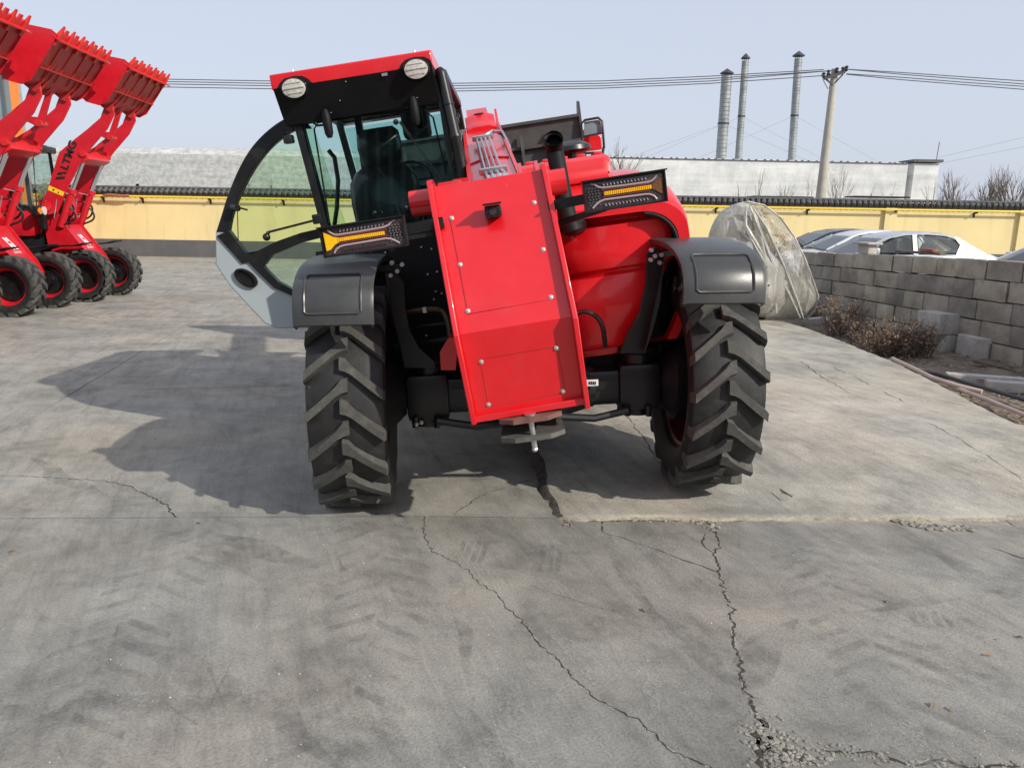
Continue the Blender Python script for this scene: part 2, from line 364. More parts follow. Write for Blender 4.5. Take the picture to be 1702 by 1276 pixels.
def text_mb(body, size, ext=0.0):
    cu = bpy.data.curves.new('lettering', 'FONT'); cu.body = body; cu.size = size; cu.extrude = ext; cu.offset = size*.045
    ob = bpy.data.objects.new('lettering', cu); C.objects.link(ob)
    dg = bpy.context.evaluated_depsgraph_get(); me = bpy.data.meshes.new_from_object(ob.evaluated_get(dg))
    mb = MB(); mb.add([v.co.copy() for v in me.vertices], [tuple(p.vertices) for p in me.polygons])
    bpy.data.objects.remove(ob); bpy.data.meshes.remove(me); return mb

# ================================================================ GROUND
def smooth01(t): t = max(0, min(1, t)); return t*t*(3-2*t)
gm = MB()
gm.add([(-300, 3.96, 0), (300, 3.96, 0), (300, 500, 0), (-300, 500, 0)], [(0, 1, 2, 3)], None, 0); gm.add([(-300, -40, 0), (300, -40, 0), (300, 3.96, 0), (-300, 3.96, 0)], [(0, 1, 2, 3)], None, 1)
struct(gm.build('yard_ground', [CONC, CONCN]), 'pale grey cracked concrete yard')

# raised slab on the right
LEFT = [(3.93, 0.30), (4.3, 0.235), (4.8, 0.20), (5.4, 0.15), (8, 0.05), (13.2, -0.2)]
RIGHT = [(gnd(x, y, 0.145).y, gnd(x, y, 0.145).x) for x, y in ((1702, 705), (1620, 665), (1550, 630), (1480, 600), (1440, 585), (1400, 568), (1345, 548), (1300, 534), (1265, 530))]
def interp(T, y):
    if y <= T[0][0]: return T[0][1]
    for (a, va), (b, vb) in zip(T, T[1:]):
        if y <= b: return va+(vb-va)*(y-a)/(b-a)
    return T[-1][1]
RIGHT = sorted(RIGHT); RIGHT = [(3.9, 5.6), (4.7, 4.6)]+[r for r in RIGHT if r[0] > 5.1]
FAR = RIGHT[-1][0]
def slab_h(x, y):
    h = 0.020+0.108*smooth01((y-3.95)/1.35)
    h += 0.03*smooth01((y-6)/3)
    h += 0.006*noise.noise(Vector((x*1.3, y*1.3, 2)))
    return h
def front_y(x): return 3.93+0.045*x*0.9 if x > 0 else 3.93
sm = MB(); NU, NV = 70, 110; grid = []
for j in range(NV+1):
    tv = (j/NV)**1.35; row = []
    for i in range(NU+1):
        u = i/NU
        y0 = 3.93; y = y0+(FAR-y0)*tv
        xl, xr = interp(LEFT, y), interp(RIGHT, y)
        x = xl+(xr-xl)*u
        y += (front_y(x)-y0)*(1-tv)
        jit = 0.014 if (i in (0, NU) or j in (0, NV)) else 0
        nx = noise.noise(Vector((x*9, y*9, 0)))*jit*1.5; ny = noise.noise(Vector((x*9, y*9, 5)))*jit*1.3
        if j == 0: ny += .018*noise.noise(Vector((x*3.1, 1.7, 3)))+.012*noise.noise(Vector((x*23, 1.7, 3)))
        if i == 0: nx += .03*noise.noise(Vector((y*4, 2.1, 3)))
        row.append((x+nx, y+ny, slab_h(x, y)-(0.008 if jit else 0)))
    grid.append(row)
vs = [p for r in grid for p in r]; k = NU+1
fs = [(j*k+i, j*k+i+1, (j+1)*k+i+1, (j+1)*k+i) for j in range(NV) for i in range(NU)]
sm.add(vs, fs)
rim = [(0, i) for i in range(NU+1)]+[(j, NU) for j in range(1, NV+1)]+[(NV, i) for i in range(NU-1, -1, -1)]+[(j, 0) for j in range(NV-1, 0, -1)]
rv = []
for (j, i) in rim:
    p = grid[j][i]; rv.append(p)
    q = noise.noise(Vector((p[0]*14, p[1]*14, 9)))*0.015
    rv.append((p[0]+(-0.03+2*q if i == 0 else q), p[1]+(q-0.012 if j == 0 else 0), p[2]*0.5)); rv.append((p[0]+q-(.06 if i == 0 else 0), p[1]+q-(.02 if j == 0 else 0), -0.01))
n_ = len(rim)
sm.add(rv, [(3*a, 3*a+1, 3*((a+1) % n_)+1, 3*((a+1) % n_)) for a in range(n_)]+[(3*a+1, 3*a+2, 3*((a+1) % n_)+2, 3*((a+1) % n_)+1) for a in range(n_)], None, 1)
for q_ in range(len(sm.f)):
    if sm.m[q_] == 1 and all(sm.v[v_][0] < .36 for v_ in sm.f[q_]) and sum(sm.v[v_][1] for v_ in sm.f[q_])/len(sm.f[q_]) > 3.97: sm.m[q_] = 2
struct(sm.build('raised_slab', [CONC2, LIP, BRK], angle=50), 'raised concrete slab under the right wheel, chipped along its edges')

# dirt strip beside the slab
dm = MB(); rows = []
for j in range(70):
    y = 4.2+j*0.15; row = []
    for i in range(30):
        xl = interp(RIGHT, y)-0.15 if y < FAR else 2.5
        x = xl+(6.7-xl)*i/29
        row.append((x, y, 0.035+0.045*noise.noise(Vector((x*2, y*2, 1)))+0.02*noise.noise(Vector((x*9, y*9, 4)))))
    rows.append(row)
dm.add([p for r in rows for p in r], [(j*30+i, j*30+i+1, (j+1)*30+i+1, (j+1)*30+i) for j in range(69) for i in range(29)])
struct(dm.build('dirt_strip', DIRT), 'strip of brown dirt between the slab and the block wall')

# cracks, joints: narrow jagged dirt-filled lines lying on the surface
def crack(pts, w0, w1=None, z=0.0015, step=0.03, jag=0.012, seed=0, onslab=False, name='crack', mat=CRK):
    P = [gnd(x, y, slab_z(x, y) if onslab else 0) for x, y in pts]; w1 = w0 if w1 is None else w1
    out = []
    for a, b in zip(P, P[1:]):
        n = max(1, int((b-a).length/step)); out += [a.lerp(b, i/n) for i in range(n)]
    out.append(P[-1]); rnd = random.Random(seed); mb = MB(); vs = []; cs = []
    for i, p in enumerate(out):
        t = (out[min(i+1, len(out)-1)]-out[max(i-1, 0)]).normalized(); nn = Vector((-t.y, t.x, 0))
        f = i/max(1, len(out)-1); wd = (w0+(w1-w0)*f)*rnd.uniform(0.35, 1.35)
        if i in (0, len(out)-1): wd *= 0.15
        c = p+nn*(jag*1.1*noise.noise(Vector((i*.31, seed*7.3, 0)))*2+jag*.5*rnd.uniform(-1, 1))
        cs.append((c, nn, wd))
        zz = (slab_h(c.x, c.y)+0.002) if onslab else z
        vs += [(c.x-nn.x*wd/2, c.y-nn.y*wd/2, zz), (c.x+nn.x*wd/2, c.y+nn.y*wd/2, zz)]
    mb.add(vs, [(2*i, 2*i+1, 2*i+3, 2*i+2) for i in range(len(out)-1)])
    if not onslab and name == 'crack' and w0 > .004:
        for i in range(len(cs)-1):
            if noise.noise(Vector((i*.17, seed*3.1, 8))) < .05: continue
            (c, nn, wd), (c2, n2, wd2) = cs[i], cs[i+1]; sd_ = 1 if noise.noise(Vector((i*.09, seed, 2))) > 0 else -1
            e1, e2 = rnd.uniform(.001, .006), rnd.uniform(.001, .006)
            a, b, c_, d_ = c+nn*sd_*wd*.5, c2+n2*sd_*wd2*.5, c2+n2*sd_*(wd2*.5+e2), c+nn*sd_*(wd*.5+e1)
            mb.add([(q.x, q.y, .0011) for q in (a, b, c_, d_)], [(0, 1, 2, 3)], None, 1)
    return struct(mb.build(name, [mat, CHIP], smooth=False))
def slab_z(x, y):
    z = 0.1
    for _ in range(4): g = gnd(x, y, z); z = slab_h(g.x, g.y)
    return z
C1 = [(704, 858), (706, 893), (718, 916), (753, 933), (778, 947), (794, 970), (825, 984), (840, 1007), (864, 1027), (883, 1056), (910, 1083), (938, 1106), (961, 1136), (984, 1155), (1011, 1172), (1054, 1192), (1081, 1215), (1112, 1246), (1173, 1273), (1230, 1300)]
C2 = [(1191, 888), (1195, 908), (1187, 921), (1195, 947), (1203, 979), (1214, 1005), (1221, 1042), (1221, 1069), (1231, 1098), (1231, 1121), (1240, 1147), (1251, 1177), (1262, 1195), (1275, 1230), (1270, 1290)]
crack(C1, 0.0055, 0.005, seed=1, step=0.009, jag=0.006)
crack(C2, 0.008, 0.012, seed=2, step=0.010, jag=0.009)
crack([(1171, 863), (1191, 888)], 0.03, 0.015, seed=3)
crack([(1178, 885), (1170, 900), (1176, 916), (1187, 921)], 0.008, 0.006, seed=4)
crack([(992, 860), (1002, 885)], 0.012, 0.006, seed=5)
crack([(1002, 885), (1040, 895), (1077, 908), (1136, 931), (1194, 951)], 0.005, 0.006, seed=6, jag=0.005)
crack([(0, 790), (60, 792), (180, 800), (215, 808), (250, 825), (275, 838), (292, 860)], 0.004, 0.009, seed=7, jag=0.01, step=.015)
crack([(897, 796), (844, 807), (805, 821), (778, 838), (753, 856)], 0.008, 0.006, seed=8)
crack([(1647, 910), (1700, 927), (1760, 935)], 0.010, 0.008, seed=9)
crack([(1363, 1244), (1449, 1253), (1512, 1266), (1700, 1276)], 0.008, 0.014, seed=10)
crack([(884, 742), (897, 790), (918, 840), (947, 874)], 0.016, 0.02, seed=11, jag=0.004, step=.012)
crack([(1475, 858), (1500, 868), (1535, 876)], 0.02, 0.012, seed=12)
crack([(1660, 857), (1690, 875)], 0.008, 0.006, seed=13)
crack([(1530, 856), (1550, 869)], 0.008, 0.008, seed=14)
crack([(-60, 862), (300, 860), (700, 858), (930, 861)], 0.0025, seed=15, jag=0.001, step=0.1, name='slab_joint')
crack([(0, 585), (240, 572), (500, 566)], 0.006, seed=21, jag=0.004, step=0.15, name='slab_joint', mat=CRK)
crack([(60, 690), (300, 545), (330, 532)], 0.006, seed=22, jag=0.004, step=0.2, name='slab_joint')
crack([(230, 648), (500, 640)], 0.006, seed=23, jag=0.006, step=0.1)
crack([(940, 866), (1100, 866), (1300, 864), (1500, 860), (1702, 857), (1900, 856)], 0.012, seed=24, jag=0.008, z=0.002)
crack([(1331, 601), (1360, 622), (1390, 640), (1413, 654)], 0.010, 0.005, seed=16, onslab=True)
crack([(1385, 610), (1405, 621)], 0.008, seed=17, onslab=True)
crack([(1420, 625), (1447, 641)], 0.006, seed=18, onslab=True)
crack([(1465, 650), (1505, 668)], 0.008, seed=19, onslab=True)
crack([(1035, 680), (1060, 715), (1090, 760), (1110, 790)], 0.006, seed=20, onslab=True)
crack([(1300, 815), (1316, 826)], 0.006, seed=25, onslab=True)
crack([(1540, 700), (1620, 745), (1702, 800)], 0.004, seed=26, onslab=True)

# crumbled concrete
def rubble(cx, pts, n, smin, smax, seed, name='crumbled_concrete', mat=RUBBLE):
    rnd = random.Random(seed); mb = MB(); P = [gnd(x, y) for x, y in pts]
    for _ in range(n):
        a = rnd.randrange(len(P)-1); p = P[a].lerp(P[a+1], rnd.random()); sp = cx*rnd.random()
        th = rnd.uniform(0, 2*PI); p = p+Vector((math.cos(th)*sp, math.sin(th)*sp*0.8, 0))
        s = smin*.7+(smax-smin*.7)*rnd.random()**2.6; bm = bmesh.new(); bmesh.ops.create_icosphere(bm, subdivisions=1, radius=s)
        for v in bm.verts: v.co = Vector((v.co.x*rnd.uniform(0.6, 1.4), v.co.y*rnd.uniform(0.6, 1.4), v.co.z*rnd.uniform(0.25, 0.7)))
        bm.verts.index_update()
        mb.add([v.co+p+Vector((0, 0, s*0.15)) for v in bm.verts], [tuple(v.index for v in f.verts) for f in bm.faces]); bm.free()
    o = mb.build(name, mat, smooth=False); tag(o, None, None, kind='stuff'); return o
r = rubble(0.10, [(1262, 1200), (1275, 1225), (1300, 1240), (1345, 1262), (1300, 1270), (1262, 1260)], 480, 0.002, 0.011, 31)
tag(r, 'crumbled concrete bits where the long crack breaks open near the bottom edge', 'rubble')
r = rubble(0.05, [(1370, 1246), (1449, 1255), (1512, 1268), (1700, 1276)], 200, 0.002, 0.009, 32)
tag(r, 'pale crumbs along the crack in the bottom right of the yard', 'rubble')
r = rubble(0.06, [(1500, 866), (1535, 876), (1575, 880), (1610, 878)], 170, 0.006, 0.022, 33)
tag(r, 'broken concrete patch just in front of the raised slab at right', 'rubble')
r = rubble(0.045, [(1155, 866), (1185, 868), (1180, 880)], 90, 0.004, 0.016, 34)
tag(r, 'crumbs at the slab edge where the long crack starts', 'rubble')
r = rubble(0.03, [(880, 742), (895, 790), (918, 840), (950, 878)], 180, 0.004, 0.016, 35)
tag(r, 'crumbs along the broken left edge of the raised slab', 'rubble')
r = rubble(0.02, [(940, 864), (1100, 866), (1300, 863), (1500, 859), (1702, 857)], 420, 0.003, 0.011, 36, mat=LIP)
tag(r, 'yellowish crumbs along the front edge of the raised slab', 'rubble')
r = rubble(0.014, C2[3:], 150, 0.0015, 0.007, 37)
tag(r, 'fine crumbs beside the long crack right of centre', 'rubble')

for seed_, pp in ((61, [(1258, 1195), (1272, 1215), (1300, 1236), (1340, 1250)]), (62, [(1262, 1225), (1285, 1245), (1320, 1262), (1360, 1270)]), (63, [(1258, 1215), (1260, 1250), (1262, 1276)]), (64, [(1495, 864), (1520, 874), (1560, 879), (1600, 877)])):
    crack(pp, .035, .02, seed=seed_, jag=.02, step=.02)
# dark tyre scuffs and stains (shapes of their own on the concrete)
mt, nt, bs = newmat('scuff'); SCUFF = mt
bs.inputs['Base Color'].default_value = (0.11, 0.108, 0.108, 1); bs.inputs['Roughness'].default_value = 0.9
nz = noise_tex(nt, 9, 8, 0.75, mapscale=(3, 0.6, 1), rot=R_(10)); rp = ramp(nt, nz.outputs[0], [(0.42, (0, 0, 0)), (0.75, (0.45,)*3)])
nt.links.new(rp.outputs[0], bs.inputs['Alpha'])
def scuff(quads, onslab=False):
    mb = MB()
    for q in quads:
        P = [gnd(x, y, slab_z(x, y)+0.003 if onslab else 0.003) for x, y in q]; mb.add(P, [tuple(range(len(P)))])
    struct(mb.build('tyre_scuff', SCUFF, smooth=False))
def lugs(x, y, n, dx, L, wd, sl):
    return [[(x+i*dx, y), (x+i*dx+wd, y), (x+i*dx+wd-sl, y+L), (x+i*dx-sl, y+L)] for i in range(n)]
scuff(lugs(768, 898, 4, 13, 36, 9, 14)); scuff(lugs(900, 905, 3, 14, 45, 9, 5)); scuff(lugs(1508, 1015, 4, 18, 26, 12, -14))
scuff([[(1655, 980), (1690, 978), (1702, 990), (1665, 995)]]); scuff([[(1540, 1070), (1562, 1068), (1565, 1077), (1545, 1080)]])

# scratches and faint tyre tracks
mt, nt, bs = newmat('pale_scratch'); PSC = mt
bs.inputs['Base Color'].default_value = (0.50, 0.49, 0.46, 1); bs.inputs['Roughness'].default_value = 0.9
nz = noise_tex(nt, 60, 6, 0.8); rp = ramp(nt, nz.outputs[0], [(0.45, (0, 0, 0)), (0.7, (0.5,)*3)]); nt.links.new(rp.outputs[0], bs.inputs['Alpha'])
mt, nt, bs = newmat('faint_track'); FTR = mt
bs.inputs['Base Color'].default_value = (0.10, 0.10, 0.102, 1); bs.inputs['Roughness'].default_value = 0.9
nz = noise_tex(nt, 3.5, 9, 0.78); rp = ramp(nt, nz.outputs[0], [(0.44, (0, 0, 0)), (0.72, (0.42,)*3)]); nt.links.new(rp.outputs[0], bs.inputs['Alpha'])
rnd = random.Random(77)
def strips(n, mat, wr, lr, zz, nm, seed):
    rnd = random.Random(seed); mb = MB()
    for _ in range(n):
        c = gnd(rnd.uniform(-50, 1750), rnd.uniform(600, 1290)); on = .35 < c.x < 4 and c.y > 4.1
        if (abs(c.x-.2) < .25 and c.y > 3.7) or (c.x > .2 and 3.7 < c.y < 4.1): continue
        a = R_(rnd.choice((18, 18, -8, 60, 95))+rnd.gauss(0, 12)); d = Vector((-math.sin(a), math.cos(a), 0)); L = rnd.uniform(*lr); wd = rnd.uniform(*wr); k_ = 7; vs = []; bend = rnd.uniform(-.12, .12)
        for i in range(k_+1):
            f = i/k_; p = c+d*L*(f-.5)+Vector((-d.y, d.x, 0))*(bend*L*(f-.5)**2+rnd.gauss(0, wd*.15)); w_ = wd*math.sin(PI*min(.97, max(.03, f)))
            for sg in (-1, 1): q = p+Vector((-d.y, d.x, 0))*w_*.5*sg; vs.append((q.x, q.y, (slab_h(q.x, q.y) if on else 0)+zz))
        mb.add(vs, [(2*i, 2*i+1, 2*i+3, 2*i+2) for i in range(k_)])
    struct(mb.build(nm, mat, smooth=False))
strips(150, PSC, (.002, .007), (.08, .6), .0042, 'pale_scratches', 201)
strips(60, FTR, (.004, .012), (.1, .7), .0048, 'dark_scratches', 202)
strips(20, FTR, (.05, .16), (.5, 1.6), .0030, 'dark_smears', 203)
strips(26, PSC, (.05, .16), (.2, .7), .0036, 'pale_smears', 204)
def track(pts, wd, n, nm):
    P_ = sp([gnd(x, y) for x, y in pts], 12); mb = MB(); Ls = [0]
    for a, b in zip(P_, P_[1:]): Ls.append(Ls[-1]+(b-a).length)
    for i in range(n):
        t = Ls[-1]*i/n; j = max(k for k in range(len(Ls)) if Ls[k] <= t); j = min(j, len(P_)-2); p = P_[j].lerp(P_[j+1], (t-Ls[j])/max(1e-6, Ls[j+1]-Ls[j])); d = (P_[j+1]-P_[j]).normalized(); e = Vector((-d.y, d.x, 0))
        for sg in (-1, 1):
            o1 = p+e*sg*.01+d*(.0 if sg > 0 else .1); o2 = o1+e*sg*wd*.5-d*.13
            mb.add([(q.x, q.y, .0052) for q in (o1, o2, o2+d*.045, o1+d*.045)], [(0, 1, 2, 3)])
    struct(mb.build(nm, FTR, smooth=False))
track([(540, 1290), (600, 1100), (640, 960), (610, 850)], .38, 14, 'tyre_track')
track([(1560, 1290), (1480, 1120), (1400, 1000), (1330, 900)], .38, 14, 'tyre_track')
track([(60, 1290), (200, 1050), (300, 930), (360, 860)], .38, 13, 'tyre_track')

# small litter
lm = MB(); rnd = random.Random(5)
for (x, y) in [(158, 620), (330, 870), (398, 570), (137, 520), (160, 528), (190, 533), (100, 713), (258, 731), (1422, 965), (1476, 1001), (1484, 1001), (1385, 1055), (1632, 1060), (1641, 1090), (1660, 1064), (1694, 1060), (1550, 1173), (1580, 1180), (20, 917), (1070, 1015), (1022, 1015)]:
    p = gnd(x, y); th = rnd.uniform(0, 3); s = rnd.uniform(0.008, 0.02)
    d = Vector((math.cos(th), math.sin(th), 0))*s; e = Vector((-math.sin(th), math.cos(th), 0))*s*0.4
    lm.add([p-d+Vector((0, 0, .004)), p+e+Vector((0, 0, .012)), p+d+Vector((0, 0, .005)), p-e+Vector((0, 0, .009))], [(0, 1, 2, 3)])
tag(lm.build('dead_leaf', LEAFD), 'scattered curled dead leaves on the open yard', 'leaves', kind='stuff')
lm = MB()
for i in range(90):
    x, y = rnd.uniform(0, 1702), rnd.uniform(560, 1276); p = gnd(x, y); s = rnd.uniform(0.001, 0.003)
    if 0.1 < p.x < 6 and p.y > 3.8: p.z = slab_h(p.x, p.y)
    lm.ball((p.x, p.y, p.z+s*0.5), s, 5)
tag(lm.build('white_fluff', WHT), 'tiny white fluff specks scattered over the concrete', 'fluff', kind='stuff')
sk = MB(); sk.tube([gnd(1296, 816, 0.06)+Vector((0, 0, .012)), gnd(1316, 828, 0.06)+Vector((0, 0, .01))], 0.004, 5)
tag(sk.build('twig', BARK), 'short dark twig on the slab right of the big wheel', 'twig')

# ================================================================ YELLOW YARD WALL
WY = 28.2
yw = thing('boundary_wall', 'long yellow rendered wall with grey plinth and dark tile coping across the back', 'wall', (0, WY, 0))
mb = MB(); mb.box((5, WY+0.12, 1.38), (90, 0.24, 1.56)); mb.build('rendered_panel', YWALL, yw)
mb = MB(); mb.box((5, WY+0.12, 0.30), (90, 0.30, 0.60)); mb.build('plinth', PLINTH, yw)
for kx in (-1.3, 3.7, 8.6, 13.4, 18.2, 23.0):
    mb = MB(); mb.box((kx, WY-0.02, 1.38), (0.42, 0.16, 1.555)); mb.build('pilaster', YWALL, yw)
mb = MB(); mb.box((5, WY+0.12, 2.19), (90, 0.42, 0.06)); mb.box((5, WY+0.12, 2.27), (90, 0.30, 0.14))
for i in range(300):
    x = -25+i*0.2
    mb.tube([(x, WY-0.16, 2.24), (x+0.06, WY+0.0, 2.38)], [0.075, 0.06], 6)
    mb.tube([(x, WY+0.42, 2.24), (x, WY+0.12, 2.42)], [0.06, 0.05], 5)
mb.tube([(-25, WY+0.12, 2.42), (35, WY+0.12, 2.42)], 0.05, 8)
mb.build('tile_coping', TILE, yw)
gp = thing('gas_pipe', 'thin yellow pipe on dark brackets under the coping of the yellow wall', 'pipe', (0, WY-0.2, 2.1))
mb = MB(); mb.tube([(-25, WY-0.2, 2.10), (35, WY-0.2, 2.10)], 0.035, 10); mb.build('pipe_run', YPIPE, gp)
for px in (170, 235, 348, 470, 1192, 1345, 1490, 1625):
    x = at(px, 350, WY-.2).x; mb = MB(); mb.bar((x, WY, 2.02), (x, WY-0.22, 2.05), 0.05, 0.05); mb.bar((x, WY-0.02, 2.05), (x, WY-0.02, 1.88), 0.05, 0.03); mb.build('bracket', BLKM, gp)
mb = MB(); a = at(195, 322, WY-.25); mb.tube([(a.x-.5, WY-.24, 2.1), (a.x-.3, WY-.26, 2.14), (a.x+.2, WY-.26, 2.10), (a.x+.4, WY-.24, 2.12)], 0.05, 8); mb.build('valve', BRICKR, gp)

# ================================================================ BUILDINGS BEHIND
b1 = thing('warehouse', 'long low warehouse with mottled grey weathered sheeting, behind the wall at left', 'building', (-14, 42, 0))
mb = MB(); P = []
prof = [(0, 0), (0, 4.55), (0.25, 4.78), (0.8, 4.95), (2.2, 5.02), (6, 4.6), (6, 0)]
mb.loft([[(x, 42+a, z) for a, z in prof] for x in (-40, -30, -20, -10, -1.2)]); mb.build('sheeting', MOTT, b1, angle=20)
mb = MB(); mb.box((at(280, 307, 40.9).x, 40.9, 2.55), (3.4, 0.1, 0.5)); mb.build('white_panel', WHT, b1)
mb = MB(); mb.bar((at(228, 300, 40.9).x, 40.85, 2.95), (at(232, 308, 40.9).x, 40.85, 2.6), 0.12, 0.12); mb.build('bracket', BLKM, b1)
mb = MB(); mb.box((-18, 41.5, 2.6), (44, 0.9, 0.05)); mb.build('ledge', WIRE, b1)
b2 = thing('white_building', 'long white weathered building behind the wall at right, under the chimneys', 'building', (10, 42, 0))
mb = MB(); mb.loft([[(x, 42+a, z-0.004*(x-6)) for a, z in [(0, 0), (0, 4.72), (0.3, 4.83), (7, 5.0), (7, 0)]] for x in (-1, 4, 9, 14, 20.6)]); mb.build('wall', WROOF, b2, angle=20)
mb = MB()
for i in range(52): mb.box((-0.5+i*0.41+random.uniform(-.1, .1), 42.1, 4.80+0.02*random.random()-0.004*(i*.41-6)), (0.10, 0.12, 0.05))
mb.tube([(-1, 41.97, 4.78), (20.6, 41.97, 4.70)], 0.03, 6); mb.build('ridge_clips', WIRE, b2)
for (xa, xb) in ((1140, 1187), (1250, 1350), (1417, 1510)):
    A, B = at(xa, 326, 40.9), at(xb, 329, 40.9); mb = MB(); mb.box(((A.x+B.x)/2, 41.3, B.z+0.02), (B.x-A.x, 1.2, 0.07)); mb.build('awning', BLKM, b2)
A, B = at(1521, 268, 42.2), at(1562, 268, 42.2)
TY = 42.9
ts = thing('stair_tower', 'narrow pale box tower with a flat cap at the end of the white building', 'tower', ((A.x+B.x)/2, 40.5, 0))
mb = MB(); mb.box(((A.x+B.x)/2, TY, A.z/2-.05), (B.x-A.x, 1.4, A.z-0.1)); mb.build('shaft', WROOF, ts)
mb = MB(); mb.box(((A.x+B.x)/2, TY, A.z+.02), (B.x-A.x+.25, 1.7, 0.14)); mb.build('cap', PLINTH, ts)
mb = MB(); q = at(1556, 268, 41.5); mb.cyl((q.x, 41.5, q.z), (q.x+.05, 41.5, q.z+.95), 0.02, 5); mb.build('aerial', WIRE, ts)

# orange and glass building at the far left
gb = thing('glass_building', 'tall glass fronted building with an orange corner at the left edge', 'building', (-17, 24, 0))
e = at(31, 150, 24); vd = Vector((e.x, 24, 0)).normalized()*5; vd.x -= .25
def plan(a, b, z0, z1, name, mat):
    mb = MB(); mb.prism([(a, 24, z0), (b, 24, z0), (b+vd.x, 24+vd.y, z0), (a+vd.x, 24+vd.y, z0)], (0, 0, z1-z0)); return mb.build(name, mat, gb)
plan(e.x-8, e.x-.27, 0, 6.7, 'curtain_wall', GLSB); plan(e.x-.27, e.x, 0, 6.75, 'corner_cladding', ORNG)
mb = MB()
for i in range(7): mb.box((e.x-0.45-i*0.55, 23.97, 3.35), (0.05, 0.08, 6.7))
for z in (1.2, 2.6, 4.0, 5.4, 6.8): mb.box((e.x-4, 23.965, z), (7.4, 0.06, 0.06))
mb.build('mullions', PLINTH, gb)
dp = MB(); q = at(38, 200, 26); dp.cyl((q.x, 26, 0), (q.x, 26, 7), 0.05, 8)
tag(dp.build('lamp_mast', GALV), 'thin pale mast just right of the orange building corner', 'mast')

wk = thing('workshop', 'long dark ribbed workshop behind the camera, seen only as a reflection in the cab glass', 'building', (0, -16, 0))
mb = MB(); mb.box((0, -18, 2.7), (50, 4, 5.4)); mb.build('wall', simple('workshop_wall', (0.05, 0.055, 0.055), .7), wk)
mb = MB()
for i in range(120): mb.box((-24.8+i*.415, -15.97, 3.3), (.14, .08, 4.1))
mb.build('wall_ribs', simple('workshop_rib', (0.13, 0.14, 0.14), .6), wk)
mb = MB(); mb.box((0, -15.96, .6), (50, .06, 1.2)); mb.build('plinth', simple('workshop_plinth', (0.12, 0.05, 0.035), .8), wk)
mb = MB(); mb.loft([[(x, -15.6, 5.35), (x, -15.6, 5.5), (x, -18, 6.6), (x, -20.4, 5.5), (x, -20.4, 5.35)] for x in (-25.2, 25.2)]); mb.build('roof', TILE, wk)

# ================================================================ CHIMNEYS
def chimney(pb, pt, wpx, label, ribs, Y, capw):
    b, t = at(*pb, Y), at(*pt, Y); r = wpx/2*Y/FPX/0.985
    o = thing('chimney_duct', label, 'chimney', (b.x, Y, 4), 'metal chimneys on the white building')
    b = Vector((b.x, Y, 4.3)); t = Vector((t.x, Y, t.z)); n = ribs; pts = []; rr = []
    for i in range(n+1):
        for kk, q in ((0, 1.0), (0.42, 1.0), (0.5, 1.09), (0.58, 1.0)):
            f = (i+kk)/(n+1); pts.append(b.lerp(t, f)); rr.append(r*q)
    pts.append(t); rr.append(r)
    mb = MB(); mb.tube(pts, rr, 14); mb.build('duct', GALV, o)
    mb = MB(); mb.tube([t+Vector((0, 0, .12)), t+Vector((0, 0, .16)), t+Vector((0, 0, .38))], [capw*.85, capw*.85, 0.02], 14)
    for a in range(4): mb.cyl(t+Vector((r*.8*math.cos(a*1.57), r*.8*math.sin(a*1.57), -.02)), t+Vector((r*.8*math.cos(a*1.57), r*.8*math.sin(a*1.57), .14)), 0.015, 4)
    mb.build('rain_cap', CAPM, o)
    mid = b.lerp(t, 0.5)
    for dx in (-5.2, 5.2):
        mb = MB(); mb.cyl(mid, (mid.x+dx, Y+0.5, 4.75), 0.004, 4); mb.build('guy_wire', WIRE, o)
    mb = MB(); mb.tube([mid-Vector((0, 0, .04)), mid+Vector((0, 0, .04))], r*1.12, 14); mb.build('clamp_ring', CAPM, o)
chimney((1198, 266), (1208, 127), 16, 'widest and shortest of the three metal chimneys, left end of the row', 22, 43, 0.42)
chimney((1227, 266), (1239, 102), 10.5, 'slim ribbed metal chimney in the middle of the three', 36, 43, 0.28)
chimney((1316, 266), (1327, 98), 11.5, 'tall ribbed metal chimney standing apart, nearest the utility pole', 36, 43, 0.37)

# ================================================================ UTILITY POLE AND LINES
PY = 31.0; pb, pt = at(1364, 330, PY), at(1387, 122, PY)
d = (pb-pt)/(pb.z-pt.z); p0 = pt-d*pt.z
up = thing('utility_pole', 'leaning grey concrete utility pole with a crossarm above the yellow wall', 'pole', p0)
mb = MB(); mb.tube([p0, pt+Vector((0, 0, .15))], [0.235, 0.12], 14); mb.build('shaft', CONCP, up)
mb = MB(); aL, aR = at(1370, 131, PY-.2), at(1404, 120, PY-.2); mb.bar(aL, aR, 0.10, 0.10); mb.bar(at(1372, 128, PY+.2), at(1406, 117, PY+.2), 0.08, 0.08); mb.bar(at(1373, 132, PY-.15), at(1385, 142, PY-.1), .05, .05); mb.bar(at(1401, 124, PY-.15), at(1386, 140, PY-.1), .05, .05); mb.build('crossarm', CAPM, up)
ins = [(1369, 125), (1377, 121), (1391, 117), (1401, 116), (1407, 114)]
for (x, y) in ins:
    q = at(x, y, PY-.2); mb = MB(); mb.tube([q-Vector((0, 0, .12)), q-Vector((0, 0, .04)), q, q+Vector((0, 0, .05)), q+Vector((0, 0, .1))], [.02, .08, .04, .08, .03], 8); mb.build('insulator', CAPM, up)
mb = MB(); mb.tube([at(1365, 124, PY-.3), at(1370, 137, PY-.3), at(1376, 148, PY-.3), at(1380, 143, PY-.3), at(1381, 132, PY-.3)], 0.015, 5); mb.build('jumper_wire', WIRE, up)
